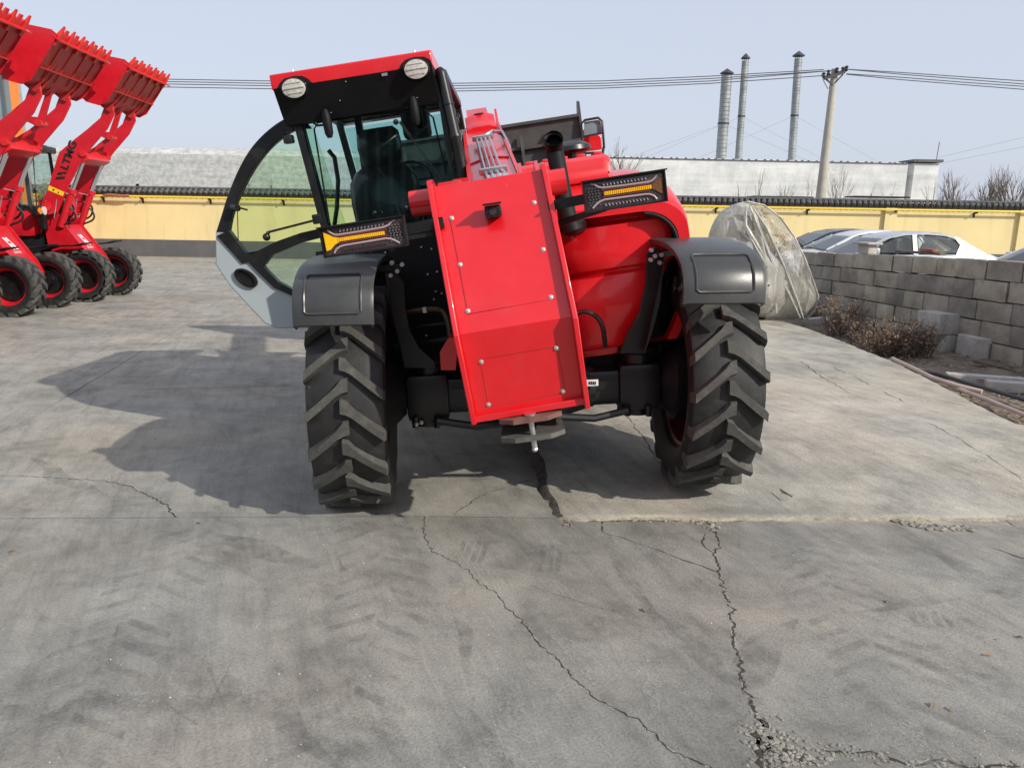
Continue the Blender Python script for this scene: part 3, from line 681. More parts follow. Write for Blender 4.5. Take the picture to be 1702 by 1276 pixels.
LN = [[(-60, 114), (28, 121), (275, 132), (450, 135), (745, 139), (1000, 135), (1180, 127), (1369, 116)],
      [(-60, 118), (28, 125), (275, 136), (450, 139), (745, 143), (1000, 139), (1180, 131), (1377, 118)],
      [(-60, 123), (28, 130), (275, 140), (450, 143), (745, 147.5), (1000, 143), (1180, 135), (1391, 117)],
      [(-60, 128), (28, 135), (275, 145), (450, 148), (745, 152), (1000, 147), (1180, 139), (1369, 126)]]
RN = [[(1401, 115), (1500, 121), (1600, 128), (1702, 135), (1800, 139)], [(1401, 115), (1500, 124), (1600, 132), (1702, 140), (1800, 144)],
      [(1407, 123), (1500, 129), (1600, 137), (1702, 144), (1800, 148)], [(1407, 124), (1500, 133), (1600, 141), (1702, 149), (1800, 154)]]
nmL = ['top power line running left from the utility pole', 'second power line from the top, running left from the pole', 'third power line from the top, running left from the pole', 'lowest power line running left from the utility pole']
for A, grp, ls in ((LN, 'power lines left of the pole', nmL), (RN, 'power lines right of the pole', [s.replace('left', 'right') for s in nmL])):
    for i, pts in enumerate(A):
        mb = MB(); mb.tube([at(x, y, PY-.2) for x, y in pts], 0.017, 5)
        tag(mb.build('power_line', WIRE), ls[i], 'cable', grp)
for i, (a, b) in enumerate([((1560, 262), (1800, 205)), ((1570, 270), (1800, 225))]):
    mb = MB(); mb.cyl(at(*a, 60), at(*b, 60), 0.007, 4); tag(mb.build('distant_cable', WIRE), ['upper', 'lower'][i]+' thin distant cable rising over the bare bushes at right', 'cable', 'thin distant cables at right')

# ================================================================ BARE TREES, SAPLINGS
def bare_tree(base, h, spread, depth, label, group=None, seed=0, r0=0.03, leaves=0, lmat=LEAFG, lsize=0.05, lean=0.0, nstem=1, k=3):
    rnd = random.Random(seed); tr = MB(); cr = MB(); lf = MB(); tips = []
    def br(p, d, L, r, lv):
        q = p+d*L; m_ = p.lerp(q, .5)+Vector((rnd.uniform(-1, 1), rnd.uniform(-1, 1), 0))*L*.06
        (tr if lv == 0 else cr).tube([p, m_, q], [r, r*.8, r*.62], 5 if lv < 2 else 3, cap=False)
        if lv >= depth: tips.append(q); tips.append(m_); return
        for i in range(k if lv else k+1):
            f = rnd.uniform(.45, 1.0); s = p.lerp(q, f)
            dd = (d+Vector((rnd.uniform(-1, 1), rnd.uniform(-1, 1), rnd.uniform(-.1, .7)))*spread).normalized()
            br(s, dd, L*rnd.uniform(.55, .78), r*.55, lv+1)
        br(q, (d+Vector((rnd.uniform(-.2, .2), rnd.uniform(-.2, .2), .1))).normalized(), L*.7, r*.6, lv+1)
    for s_ in range(nstem):
        d0 = Vector((lean+rnd.uniform(-.25, .25)*(nstem > 1), rnd.uniform(-.2, .2)*(nstem > 1), 1)).normalized()
        br(Vector(base)+Vector((rnd.uniform(-.1, .1), rnd.uniform(-.1, .1), 0))*(nstem > 1), d0, h*.40, r0, 0)
    o = thing('bare_tree' if not leaves else 'small_tree', label, 'tree', base, group)
    tr.build('trunk', BARK, o, weld=False); cr.build('branches', BARK, o, weld=False)
    if leaves:
        for _ in range(leaves):
            p = rnd.choice(tips)+Vector((rnd.gauss(0, .07), rnd.gauss(0, .07), rnd.gauss(0, .07)))
            a = Vector((rnd.uniform(-1, 1), rnd.uniform(-1, 1), rnd.uniform(-1, 1))).normalized()*lsize*rnd.uniform(.5, 1.2); b = a.orthogonal().normalized()*lsize*.4
            lf.add([p, p+a*.5+b, p+a, p+a*.5-b], [(0, 1, 2, 3)])
        lf.build('leaves', lmat, o, smooth=False, weld=False)
    return o
q = at(1032, 290, 36)
bare_tree((q.x, 36, 0.6), 4.2, 0.75, 4, 'twiggy bare treetop showing just behind the red machine hood', seed=4, r0=0.06, k=3)
saps = [(1232, 320, 288, 'thin bare sapling left of the forked one, below the slim chimney'), (1262, 320, 262, 'forked bare sapling between the second and third chimney'), (1300, 322, 292, 'low slanting sapling before the third chimney'),
        (1347, 322, 275, 'bare sapling just left of the utility pole'), (1395, 322, 268, 'spreading bare sapling just right of the utility pole'), (1445, 325, 292, 'faint short sapling left of the pale tower'), (1478, 325, 290, 'short sapling closest to the tower on its left'), (1548, 328, 280, 'thin sapling right in front of the pale tower')]
for i, (x, yb, yt, lb) in enumerate(saps):
    q, t = at(x, yb, 33), at(x, yt, 33)
    bare_tree((q.x, 33, 1.2), max(1.3, t.z-1.2), 0.42, 2 if i != 4 else 3, lb, 'bare saplings behind the yellow wall', seed=20+i, r0=0.022, k=2, nstem=1 if i not in (4, 2) else 3)
for i, (x, yt, lb) in enumerate([(1580, 300, 'low brown bush, first right of the pale tower'), (1605, 268, 'tall bare tree, nearest the tower in the thicket'), (1632, 285, 'dense brown bare bush in the middle of the thicket'), (1658, 262, 'tallest bare tree in the thicket at right'), (1684, 278, 'bare tree second from the right edge in the thicket'), (1706, 262, 'bare tree cut by the right edge of the picture')]):
    t = at(x, yt, 34); bare_tree((t.x, 34, 1.0), t.z-1.25, 0.5, 3, lb, 'thicket of bare trees at right', seed=50+i, r0=0.04, k=3, nstem=2)
q = gnd(160, 424); bare_tree((q.x-.3, 26.0, 0), 2.5, 0.45, 3, 'small tree with sparse olive leaves before the yellow wall at left', seed=71, r0=0.03, leaves=520, lsize=0.10, k=3)
q = at(130, 300, 27); bare_tree((q.x, 27, 0), 3.5, 0.4, 3, 'sparse leafy sapling seen between the arms of the nearest complete loader', seed=72, r0=0.03, leaves=380, lsize=0.10)
q = at(440, 330, 32); bare_tree((q.x-.6, 32, 1.4), 1.9, 0.4, 2, 'thin bare sapling seen through the open door glass, left one', 'saplings through the door glass', seed=73, r0=0.02, k=2)
q = at(475, 330, 32); bare_tree((q.x-.5, 32, 1.4), 1.9, 0.4, 2, 'thin bare sapling seen through the open door glass, right one', 'saplings through the door glass', seed=74, r0=0.02, k=2)

# ================================================================ CARS
def sedan(name, label, paint, X, Y, group='cars parked behind the block wall'):
    o = thing(name, label, 'car', (X, Y, 0), group)
    T = Matrix.Translation((X, Y, 0))
    # stations along the car, front at -x.  (x, lower z, belt z, half width)
    st = [(-2.28, .34, .58, .55), (-2.22, .22, .70, .78), (-1.9, .20, .80, .84), (-1.3, .20, .90, .87), (-.8, .20, .95, .88), (0, .20, .98, .88), (.9, .20, 1.0, .88), (1.4, .22, 1.02, .86), (1.75, .26, 1.02, .82), (1.98, .34, .95, .76), (2.04, .42, .80, .62)]
    mb = MB(); rings = []
    for x, zl, zb, hw in st:
        m_ = (zl+zb)/2; rings.append([(x, -hw*.93, zl), (x, -hw, m_), (x, -hw*.985, zb-.10), (x, -hw*.90, zb), (x, 0, zb+.035), (x, hw*.90, zb), (x, hw*.985, zb-.10), (x, hw, m_), (x, hw*.93, zl)])
    mb.loft(rings); mb.build('body', paint, o, T, angle=50)
    gh = [(-1.02, .955, .955, .70), (-.42, .965, 1.30, .66), (-.05, .98, 1.42, .60), (.5, .98, 1.455, .59), (.95, 1.0, 1.42, .59), (1.35, 1.0, 1.28, .62), (1.85, 1.02, 1.04, .66)]
    rs = [(-.46, 1.29, .60), (-.30, 1.36, .61), (0, 1.425, .60), (.45, 1.45, .59), (.85, 1.425, .59), (1.10, 1.34, .58)]
    mb = MB(); mb.loft([[(x, -hw-.03, z-.05), (x, -hw, z-.012), (x, -hw*.6, z+.008), (x, hw*.6, z+.008), (x, hw, z-.012), (x, hw+.03, z-.05), (x, hw-.02, z-.045), (x, -hw+.02, z-.045)] for x, z, hw in rs])
    for s_ in (-1, 1):
        mb.bar((-1.06, s_*.76, .96), (-.40, s_*.63, 1.30), .05, .05); mb.bar((.18, s_*.80, .98), (.18, s_*.64, 1.39), .03, .09, up=(1, 0, 0))
        mb.prism([(1.02, s_*.78, 1.0), (1.12, s_*.70, 1.20), (1.0, s_*.64, 1.36), (1.12, s_*.62, 1.34), (1.38, s_*.67, 1.18), (1.66, s_*.74, 1.03)], (0, s_*.03, 0))
    mb.build('roof', paint, o, T, angle=40)
    def side(pts, s, nm='side_window'):
        mb = MB(); P = []
        for (x, z) in pts:
            f = (z-.98)/.44; P.append((x, s*(.795-.155*f), z))
        mb.prism(P, (0, s*.012, 0)); mb.build(nm, GLSC if paint is not CARD else GLSB, o, T)
    for s in (-1, 1):
        side([(-.86, 1.01), (-.30, 1.28), (-.02, 1.36), (.12, 1.375), (.12, 1.02)], s)
        side([(.24, 1.02), (.24, 1.375), (.7, 1.375), (.95, 1.33), (1.10, 1.20), (1.05, 1.02)], s)
        for wp_ in ([(-.86, 1.01), (-.30, 1.28), (-.02, 1.36), (.12, 1.375), (.12, 1.02)], [(.24, 1.02), (.24, 1.375), (.7, 1.375), (.95, 1.33), (1.10, 1.20), (1.05, 1.02)]):
            mb = MB(); mb.tube([(x, s*(.80-.155*(z-.98)/.44), z) for x, z in wp_], .012, 5, closed=True); mb.build('window_seal', BLKM, o, T)
    mb = MB(); mb.prism([(-1.06, -.72, .965), (-.44, -.60, 1.29), (-.44, .60, 1.29), (-1.06, .72, .965)], (-.012, 0, .01)); mb.build('windscreen', GLSC, o, T)
    mb = MB(); mb.prism([(1.66, -.70, 1.03), (1.10, -.60, 1.33), (1.10, .60, 1.33), (1.66, .70, 1.03)], (.01, 0, .01)); mb.build('rear_window', GLSC, o, T)
    for wx in (-1.42, 1.25):
        for s in (-1, 1):
            mb = MB(); mb.lathe([(-.1, .18), (-.1, .28), (-.08, .31), (.08, .31), (.1, .28), (.1, .18)], Matrix.Translation((wx, s*.79, .31)) @ Matrix.Rotation(PI/2, 4, 'Z'), 24); ty = mb.build('tyre', RUB, o, T)
            mb = MB(); mb.lathe([(-.06, .0), (-.07, .17), (-.09, .19), (.09, .19), (.07, .17), (.06, .0)], Matrix.Translation((wx, s*.79, .31)) @ Matrix.Rotation(PI/2, 4, 'Z'), 16); mb.build('rim', STL, ty, T)
    for s in (-1, 1):
        mb = MB(); mb.box((-2.17, s*.60, .66), (.12, .30, .13), b=.03); mb.build('headlight', LENS, o, T)
        mb = MB(); mb.box((1.98, s*.60, .82), (.12, .28, .14), b=.03); mb.build('taillight', RIMRED, o, T)
        mb = MB(); mb.box((-.72, s*.93, 1.05), (.12, .18, .12), b=.03); mb.build('wing_mirror', paint, o, T)
        for dx in (-.1, .75): mb = MB(); mb.box((dx+.22, s*.895, .86), (.18, .03, .03)); mb.build('door_handle', paint, o, T)
    mb = MB(); mb.box((-2.27, 0, .48), (.05, .8, .14), b=.02); mb.build('grille', BLKM, o, T)
    for s in (-.36, .36):
        mb = MB(); mb.box((.18, s, 1.02), (.14, .42, .5), b=.05); mb.box((.16, s, 1.26), (.10, .24, .14), b=.04); mb.build('seat', SEAT, o, T)
    return o
q = at(1497, 388, 16.9)
sedan('parked_car', 'silver sedan in full side view behind the block wall', CARS, q.x-.16, 17.0)
q = at(1404, 391, 19.6); sedan('parked_car', 'white car partly hidden behind the silver sedan', CARW, q.x+.35, 19.6)
q = at(1350, 391, 22.3); sedan('parked_car', 'dark blue car farthest left behind the wrapped shrub', CARD, q.x+.55, 22.3)
q = at(1702, 430, 14.4); sedan('parked_car', 'white car at the right edge with only its bonnet over the wall', CARW, q.x+1.05, 14.4)

# ================================================================ BLOCK WALL
A = Vector((5.20, 13.6, 0)); B = Vector((6.30, 5.6, 0)); Dw = (B-A).normalized(); Lw = (B-A).length; ang = math.atan2(Dw.y, Dw.x)
mb = MB(); rnd = random.Random(3); caps = []
for c_ in range(5):
    s = -rnd.uniform(0, .3)
    while s < Lw:
        L = rnd.choice((.36, .42, .5, .55)); p = A+Dw*(s+L/2)
        off = rnd.uniform(-.010, .010)
        ms = 0
        if c_ == 2 and 5.6 < s < 6.1: ms = 1
        mb.box((p.x+off, p.y, .115+c_*(.222+.040*s/Lw)+rnd.uniform(-.004, .004)), (L-rnd.uniform(.006, .02), .24, .211+.040*s/Lw+rnd.uniform(-.008, .002)), (rnd.uniform(-.012, .012), rnd.uniform(-.010, .010), ang+rnd.uniform(-.02, .02)), mi=ms, b=.008)
        s += L
nt = BLOCK.node_tree; bs = nt.nodes['Principled BSDF']; geo = N(nt, 'ShaderNodeNewGeometry')
src = bs.inputs['Base Color'].links[0].from_socket
pr = ramp(nt, geo.outputs['Random Per Island'], [(0, (.62, .62, .64)), (.4, (.92, .90, .88)), (.75, (1.05, 1.02, .95)), (1, (1.25, 1.2, 1.12))]).outputs[0]
nt.links.new(mixc(nt, 1.0, src, pr, 'MULTIPLY'), bs.inputs['Base Color'])
tag(mb.build('block_wall', [BLOCK, BRICKR]), 'low dark grey concrete block wall running back on the right', 'wall')
wp = lambda s, z, o=0: tuple(A+Dw*s+Vector((o, 0, z)))
mb = MB(); p = A+Dw*1.6; mb.box((p.x, p.y, 1.22), (.30, .14, .14), (0, 0, ang), b=.01); mb.box((p.x, p.y, 1.305), (.42, .24, .03), (0, 0, ang), b=.005)
tag(mb.build('block_stack', BLOCKL), 'small block with a thin cap standing on top of the block wall', 'block')
mb = MB(); p = A+Dw*2.85; mb.box((p.x, p.y, 1.222), (.9, .10, .035), (0, 0, ang+.05), b=.004); tag(mb.build('wooden_plank', BARK), 'thin weathered plank lying on top of the block wall', 'plank')
mb = MB(); p = A+Dw*3.05; mb.box((p.x, p.y, 1.262), (.30, .09, .04), (0, 0, ang-.1), b=.006); tag(mb.build('red_brick', BRICKR), 'flat red brick resting on the plank on the block wall', 'brick')

# loose blocks
def block(px, py, z0, dims, rz, label, tilt=(0, 0), mat=BLOCKL, name='concrete_block', group='loose blocks at the foot of the wall'):
    p = gnd(px, py, 0); mb = MB(); mb.box((p.x, p.y, z0+dims[2]/2), dims, (tilt[0], tilt[1], rz), b=.012)
    return tag(mb.build(name, mat), label, 'block', group)
block(1410, 523, .0, (.46, .42, .34), .3, 'squat grey block behind the brown weeds, farthest from the camera')
block(1573, 583, .0, (.42, .42, .24), .2, 'dark block lying under the wide flat-topped one')
block(1573, 583, .245, (.62, .46, .26), .1, 'wide block resting on another block beside the weeds')
block(1637, 597, .0, (.50, .44, .28), -.05, 'block standing alone right of the stacked pair')
block(1470, 545, .0, (.42, .36, .20), .5, 'low pale block half hidden among the weeds, left one')
block(1508, 552, .0, (.40, .34, .22), -.2, 'low pale block half hidden among the weeds, right one')
block(1440, 538, .0, (.3, .25, .16), .8, 'small broken block at the left end of the weeds')
block(1365, 542, .02, (.75, .16, .12), .55, 'long narrow kerb piece lying left of the weeds', name='kerb_piece', group='kerb pieces on the dirt')
block(1635, 643, .02, (.70, .14, .10), -.32, 'kerb piece on the dirt near the right edge, left one', name='kerb_piece', group='kerb pieces on the dirt')
block(1690, 655, .02, (.55, .14, .10), -.30, 'kerb piece on the dirt cut by the right edge', name='kerb_piece', group='kerb pieces on the dirt')
block(1650, 618, .05, (.42, .14, .04), -.5, 'dark flat board on the dirt before the lone block', tilt=(0, .2), mat=BARK, name='board', group='broken boards')
block(1695, 603, .05, (.3, .22, .04), -.9, 'tilted reddish tile against the wall at the right edge', tilt=(.5, .6), mat=BRICKR, name='broken_tile', group='broken boards')

# pipes on the dirt
def pipe(pts, r, mat, label, name='pipe', z=.06):
    mb = MB(); mb.tube([gnd(x, y, z+zz) for x, y, zz in pts], r, 10); return tag(mb.build(name, mat), label, 'pipe', 'pipes along the slab edge')
pipe([(1483, 596, .06), (1515, 611, .07), (1550, 628, .06), (1590, 641, .05), (1632, 651, .03)], .022, PIPEP, 'pale pinkish pipe lying at the slab edge, upper left one')
pipe([(1500, 612, .02), (1560, 622, .03), (1620, 640, .04), (1702, 664, .05), (1800, 690, .05)], .019, PIPEB, 'shiny black hose running to the right edge', 'hose')
pipe([(1578, 641, .02), (1640, 664, .03), (1702, 689, .03), (1800, 728, .03)], .018, PIPEP, 'pinkish pipe closest to the slab near the right edge')
pipe([(1505, 610, .02), (1530, 622, .02), (1560, 634, .02)], .014, PIPEB, 'short dark hose end beside the slab at the weeds', 'hose')

# weeds
def weed(px, py, h, wd, n, label, seed, lm_=LEAFD):
    rnd = random.Random(seed); b = gnd(px, py, .02); st = MB(); lf = MB()
    for i in range(int(n*1.7)):
        th = rnd.uniform(0, 2*PI); o = rnd.uniform(0, wd*.5); p = b+Vector((math.cos(th)*o, math.sin(th)*o*.8, 0)); H = h*rnd.uniform(.45, 1.0)
        q = p+Vector((math.cos(th)*wd*rnd.uniform(.1, .55), math.sin(th)*wd*rnd.uniform(.1, .5), H)); mdl = p.lerp(q, .5)+Vector((rnd.uniform(-.03, .03), rnd.uniform(-.03, .03), H*.12))
        st.tube([p, mdl, q], [.0045, .0035, .002], 3, cap=False)
        for _ in range(2): f_ = rnd.uniform(.3, .8); s_ = p.lerp(q, f_); st.tube([s_, s_+Vector((rnd.uniform(-.1, .1), rnd.uniform(-.1, .1), rnd.uniform(.02, .14)))], [.0025, .0012], 3, cap=False)
        for j in range(rnd.randint(4, 13)):
            f = rnd.uniform(.12, 1); s = (p.lerp(mdl, f*2) if f < .5 else mdl.lerp(q, f*2-1))+Vector((rnd.gauss(0, .02), rnd.gauss(0, .02), rnd.gauss(0, .02)))
            a = Vector((rnd.uniform(-1, 1), rnd.uniform(-1, 1), rnd.uniform(-1, .6))).normalized()*rnd.uniform(.02, .05); c_ = a.orthogonal().normalized()*a.length*rnd.uniform(.2, .4); u = a.cross(c_).normalized()*a.length*.2
            lf.add([s, s+a*.5+c_+u, s+a, s+a*.5-c_+u], [(0, 1, 2), (0, 2, 3)])
    o = thing('dead_weed', label, 'plant', b, 'dead weeds along the slab edge')
    st.build('stems', BARK, o, weld=False); lf.build('leaves', lm_, o, smooth=False, weld=False)
weed(1400, 560, .62, .45, 46, 'tallest clump of brown dead weeds, at the left end', 81)
weed(1432, 572, .40, .50, 34, 'low tangled weeds second from the left', 82)
weed(1465, 590, .36, .50, 40, 'low brown weeds in the middle of the row by the slab edge', 83)
weed(1490, 592, .50, .46, 46, 'bushy dead weed right of the middle with dark stems', 84)
weed(1522, 594, .44, .36, 46, 'rightmost bushy brown weed beside the stacked blocks', 85)
weed(1345, 530, .25, .4, 22, 'small weed tuft at the foot of the wrapped shrub', 86)
weed(1490, 545, .5, .3, 12, 'thin weed with few greenish leaves behind the bushes', 87, LEAFG)
lm = MB(); rnd = random.Random(9)
for i in range(2600):
    x = rnd.uniform(3.9, 6.3); y = rnd.uniform(5.2, 12.6)
    if x < interp(RIGHT, y)+.02: continue
    z = .05+.045*noise.noise(Vector((x*2, y*2, 1))); th = rnd.uniform(0, PI); L = rnd.uniform(.015, .06); d = Vector((math.cos(th)*L, math.sin(th)*L, rnd.uniform(-.01, .02))); e = Vector((-math.sin(th), math.cos(th), .3))*rnd.uniform(.003, .016); p = Vector((x, y, z+.012))
    lm.add([p-d, p+e, p+d, p-e], [(0, 1, 2, 3)])
tag(lm.build('leaf_litter', LEAFD, smooth=False, weld=False), 'brown leaf litter covering the dirt strip', 'leaves', kind='stuff')
r = rubble(0.35, [(1340, 540), (1400, 550), (1470, 575)], 60, .02, .06, 41, 'stones', BLOCKL); tag(r, 'small stones at the left end of the dirt strip', 'stones')
r = rubble(0.25, [(1550, 640), (1640, 680), (1702, 700)], 70, .01, .04, 42, 'stones', BLOCKL); tag(r, 'small stones between the pipes near the right edge', 'stones')

# wrapped shrub
mt, nt, bs = newmat('dusty_plastic'); PLASTIC = mt
nz = noise_tex(nt, 2.6, 8, .7, mapscale=(3.2, 3.2, .8)); cr_ = ramp(nt, nz.outputs[0], [(.35, (.36, .355, .33)), (.65, (.52, .51, .48))]); nt.links.new(cr_.outputs[0], bs.inputs['Base Color'])
al = ramp(nt, nz.outputs[0], [(.36, (.30,)*3), (.60, (.85,)*3)]); nt.links.new(al.outputs[0], bs.inputs['Alpha'])
bs.inputs['Roughness'].default_value = .22; bs.inputs['Coat Weight'].default_value = .4
nb = noise_tex(nt, 5, 5, .6, mapscale=(3, 3, .6)); bump(nt, bs, nb.outputs[0], .5, .03)
def plastic(name, ca, cb, a0, a1, rough):
    mt, nt, bs = newmat(name); nz = noise_tex(nt, 2.4, 8, .7, mapscale=(3.6, 3.6, .7), dist=.6)
    cr_ = ramp(nt, nz.outputs[0], [(.35, ca), (.65, cb)]); nt.links.new(cr_.outputs[0], bs.inputs['Base Color'])
    al = ramp(nt, nz.outputs[0], [(.38, (a0,)*3), (.62, (a1,)*3)]); nt.links.new(al.outputs[0], bs.inputs['Alpha'])
    bs.inputs['Roughness'].default_value = rough; bs.inputs['Coat Weight'].default_value = .5
    nb = noise_tex(nt, 4, 6, .65, mapscale=(4, 4, .5)); bump(nt, bs, nb.outputs[0], .7, .04); return mt
PL1 = plastic('grey_plastic', (.34, .34, .32), (.44, .44, .42), .62, .86, .3)
PL2 = plastic('bright_plastic', (.42, .41, .37), (.58, .57, .52), .75, .97, .2)
PL3 = plastic('clear_plastic', (.38, .36, .31), (.54, .52, .45), .22, .66, .18)
WYY = 11.6
outl = [(1262, 528), (1215, 522), (1186, 480), (1177, 430), (1178, 390), (1190, 362), (1210, 344), (1240, 335), (1268, 341), (1296, 362), (1318, 393), (1336, 430), (1350, 468), (1358, 492), (1352, 516), (1338, 530), (1312, 532), (1288, 530)]
Po = [at(x, y, WYY) for x, y in outl]; cen = at(1262, 440, WYY); apex = at(1248, 344, WYY-.25)
ws = thing('wrapped_shrub', 'large shrub wrapped in dusty clear plastic sheet left of the block wall', 'shrub', (cen.x, WYY, 0))
for sgn, nm in ((-1, 'plastic_sheet'), (1, 'plastic_sheet')):
    mb = MB(); NR, NS = 14, 6; n = len(Po); rings = []
    fine = []
    for i in range(n):
        for q_ in range(NS):
            a = Po[(i-1) % n]; b = Po[i]; c_ = Po[(i+1) % n]; d_ = Po[(i+2) % n]; t = q_/NS
            fine.append(0.5*((2*b)+(-a+c_)*t+(2*a-5*b+4*c_-d_)*t*t+(-a+3*b-3*c_+d_)*t**3))
    for j in range(NR+1):
        f = j/NR; ring = []
        for p in fine:
            v = cen.lerp(p, f); bul = .42*math.sqrt(max(0, 1-f*f)) if sgn < 0 else .35*math.sqrt(max(0, 1-f*f))
            ang_ = math.atan2(v.x-apex.x, apex.z-v.z+.15); pl = math.sin(ang_*21+3.0*noise.noise(Vector((v.x*2, v.z*2, 3))))*.04*min(1, f*1.6)*(1.0 if v.x > apex.x-.05 else .25)*(1 if f < .97 else .3)
            pl += .05*noise.noise(Vector((v.x*3, v.z*3, 7)))
            v = Vector((v.x, WYY+sgn*bul+pl, v.z)); ring.append(v)
        rings.append(ring)
    mb.loft(rings, closed=True, caps=False)
    for q_, f_ in enumerate(mb.f):
        c_ = sum((Vector(mb.v[i_]) for i_ in f_), Vector())/len(f_); dz_ = apex.z-c_.z
        u_ = (c_.x-apex.x)-.42*dz_-.05*math.sin(dz_*9); rr_ = (c_-cen).length
        mb.m[q_] = 0 if u_ < -.10-.06*dz_ else 1 if u_ < .06+.05*dz_ else 2
    mb.build(nm, [PL1, PL2, PL3], ws, angle=60, weld=False)
mb = MB(); pts = [at(x, y, WYY-.30) for x, y in ((1236, 400), (1262, 380), (1290, 430), (1300, 470), (1322, 528))]
for (pp, ww) in (([(1246, 342), (1262, 380), (1285, 440), (1312, 490), (1330, 528)], .03), ([(1250, 342), (1275, 380), (1302, 440), (1325, 500), (1335, 528)], .025), ([(1240, 345), (1238, 375), (1262, 415), (1282, 455), (1290, 520)], .035), ([(1228, 385), (1250, 400), (1275, 445), (1284, 470)], .03)):
    mb.tube([at(x, y, WYY-.42+.12*abs(i-1.5)/2) for i, (x, y) in enumerate(pp)], [ww*.4]+[ww]*(len(pp)-2)+[ww*.5], 6)
mb.build('plastic_fold', PL2, ws)
mb = MB(); mb.tube([p+Vector((0, -.05, 0)) for p in Po[7:16]], .014, 6); mb.build('plastic_hem', PL2, ws)
rnd = random.Random(12); st = MB(); lf = MB()
for i in range(140):
    a = Vector((cen.x+rnd.uniform(-.15, .15), WYY, .05)); b = cen+Vector((max(-.4, min(.35, rnd.gauss(0, .22))), rnd.gauss(0, .10), max(-.7, min(.45, rnd.gauss(-.15, .34))))); st.tube([a, a.lerp(b, .5)+Vector((rnd.gauss(0, .08), 0, .1)), b], [.010, .006, .002], 4, cap=False)
    for j in range(12):
        s = b+Vector((rnd.gauss(0, .09), rnd.gauss(0, .06), rnd.gauss(0, .09))); aa = Vector((rnd.uniform(-1, 1), rnd.uniform(-1, 1), rnd.uniform(-1, 1))).normalized()*.05; c_ = aa.orthogonal().normalized()*.02
        lf.add([s, s+aa*.5+c_, s+aa, s+aa*.5-c_], [(0, 1, 2, 3)])
st.build('branches', BARK, ws, weld=False); lf.build('leaves', LEAFD, ws, smooth=False, weld=False)

# ================================================================ TYRE BUILDER (axis along local x)
def tyre_profile(R, w):
    h = w/2
    return [(-h*.62, R*.60), (-h*.82, R*.64), (-h*1.0, R*.74), (-h*1.03, R*.82), (-h*.97, R*.90), (-h*.88, R*.918), (-h*.5, R*.938), (0, R*.948),
            (h*.5, R*.938), (h*.88, R*.918), (h*.97, R*.90), (h*1.03, R*.82), (h*1.0, R*.74), (h*.82, R*.64), (h*.62, R*.60)]
def make_tyre(parent, M, R, w, nl, lug_w, sweep, flip, rimmat, hubdir, name='tyre', hook=True, chunky=False, discmat=None):
    h = w/2; mb = MB(); mb.lathe(tyre_profile(R, w), None, 64, 0)
    def crown(x): return R*(.948-.030*min(1, abs(x)/(h*.88))**2)
    for s in (-1, 1):
        for i in range(nl):
            a0 = 2*PI*(i+(0.5 if s > 0 else 0))/nl
            # path from near the centre to past the shoulder
            path = []
            K = 7
            for k_ in range(K+1):
                f = k_/K; x = s*(-h*.10+(h*1.10-h*.02)*f) if hook else s*(h*.04+h*.98*f)
                bend = sweep*(f**0.92) if not chunky else sweep*(0.15*f+ (0.85*max(0, f-.35)/.65 if f > .35 else 0)*.8)
                if hook and f < .12: bend = sweep*.12
                path.append((x, a0+flip*bend))
            path.append((s*h*1.02, path[-1][1]+flip*sweep*.04))
            rings = []
            for k_, (x, a) in enumerate(path):
                f = k_/(len(path)-1); rb = crown(x)*.985 if abs(x) < h*.9 else R*.90; rt = R*(1.0-.012*(abs(x)/h)**2)
                if k_ == len(path)-1: rb, rt = R*.84, R*.925
                wa = lug_w/R/2*(1.45 if hook and k_ <= 1 else 1.0)*(1.0 if not chunky else 1.0+.25*f)
                rings.append([(x, rb*math.cos(a-wa*1.3), rb*math.sin(a-wa*1.3)), (x, rt*math.cos(a-wa), rt*math.sin(a-wa)), (x, rt*math.cos(a+wa), rt*math.sin(a+wa)), (x, rb*math.cos(a+wa*1.3), rb*math.sin(a+wa*1.3))])
            o = len(mb.v); mb.loft(rings, closed=True, caps=True, mi=1)
    t = mb.build(name, [RUB, LUGM], parent, M, angle=28, weld=False)
    # rim: dish open on hubdir side
    mb = MB(); d = hubdir
    mb.lathe([(-h*.66, R*.60), (-h*.70, R*.62), (-h*.66, R*.585), (-h*.35, R*.55), (-h*.25, R*.52), (h*.25, R*.52), (h*.35, R*.55), (h*.66, R*.585), (h*.70, R*.62), (h*.66, R*.60)], None, 40)
    if not discmat: mb.lathe([(d*h*.10, R*.53), (d*h*.02, R*.42), (d*h*.16, R*.26), (d*h*.16, 0.001)], None, 40)
    rm = mb.build('rim', rimmat, t, M, angle=40)
    mb = MB()
    if discmat: mb.lathe([(d*h*.12, R*.53), (d*h*.02, R*.42), (d*h*.16, R*.26), (d*h*.16, 0.001)], None, 40)
    mb.lathe([(d*h*.16, R*.2), (d*h*.5, R*.19), (d*h*.55, R*.15), (d*h*.72, R*.12), (d*h*.75, .001)], None, 24)
    for k_ in range(8):
        a = 2*PI*k_/8; mb.cyl((d*h*.12, R*.23*math.cos(a), R*.23*math.sin(a)), (d*h*.26, R*.23*math.cos(a), R*.23*math.sin(a)), R*.025, 6)
    mb.build('hub', BLK, t, M)
    return t

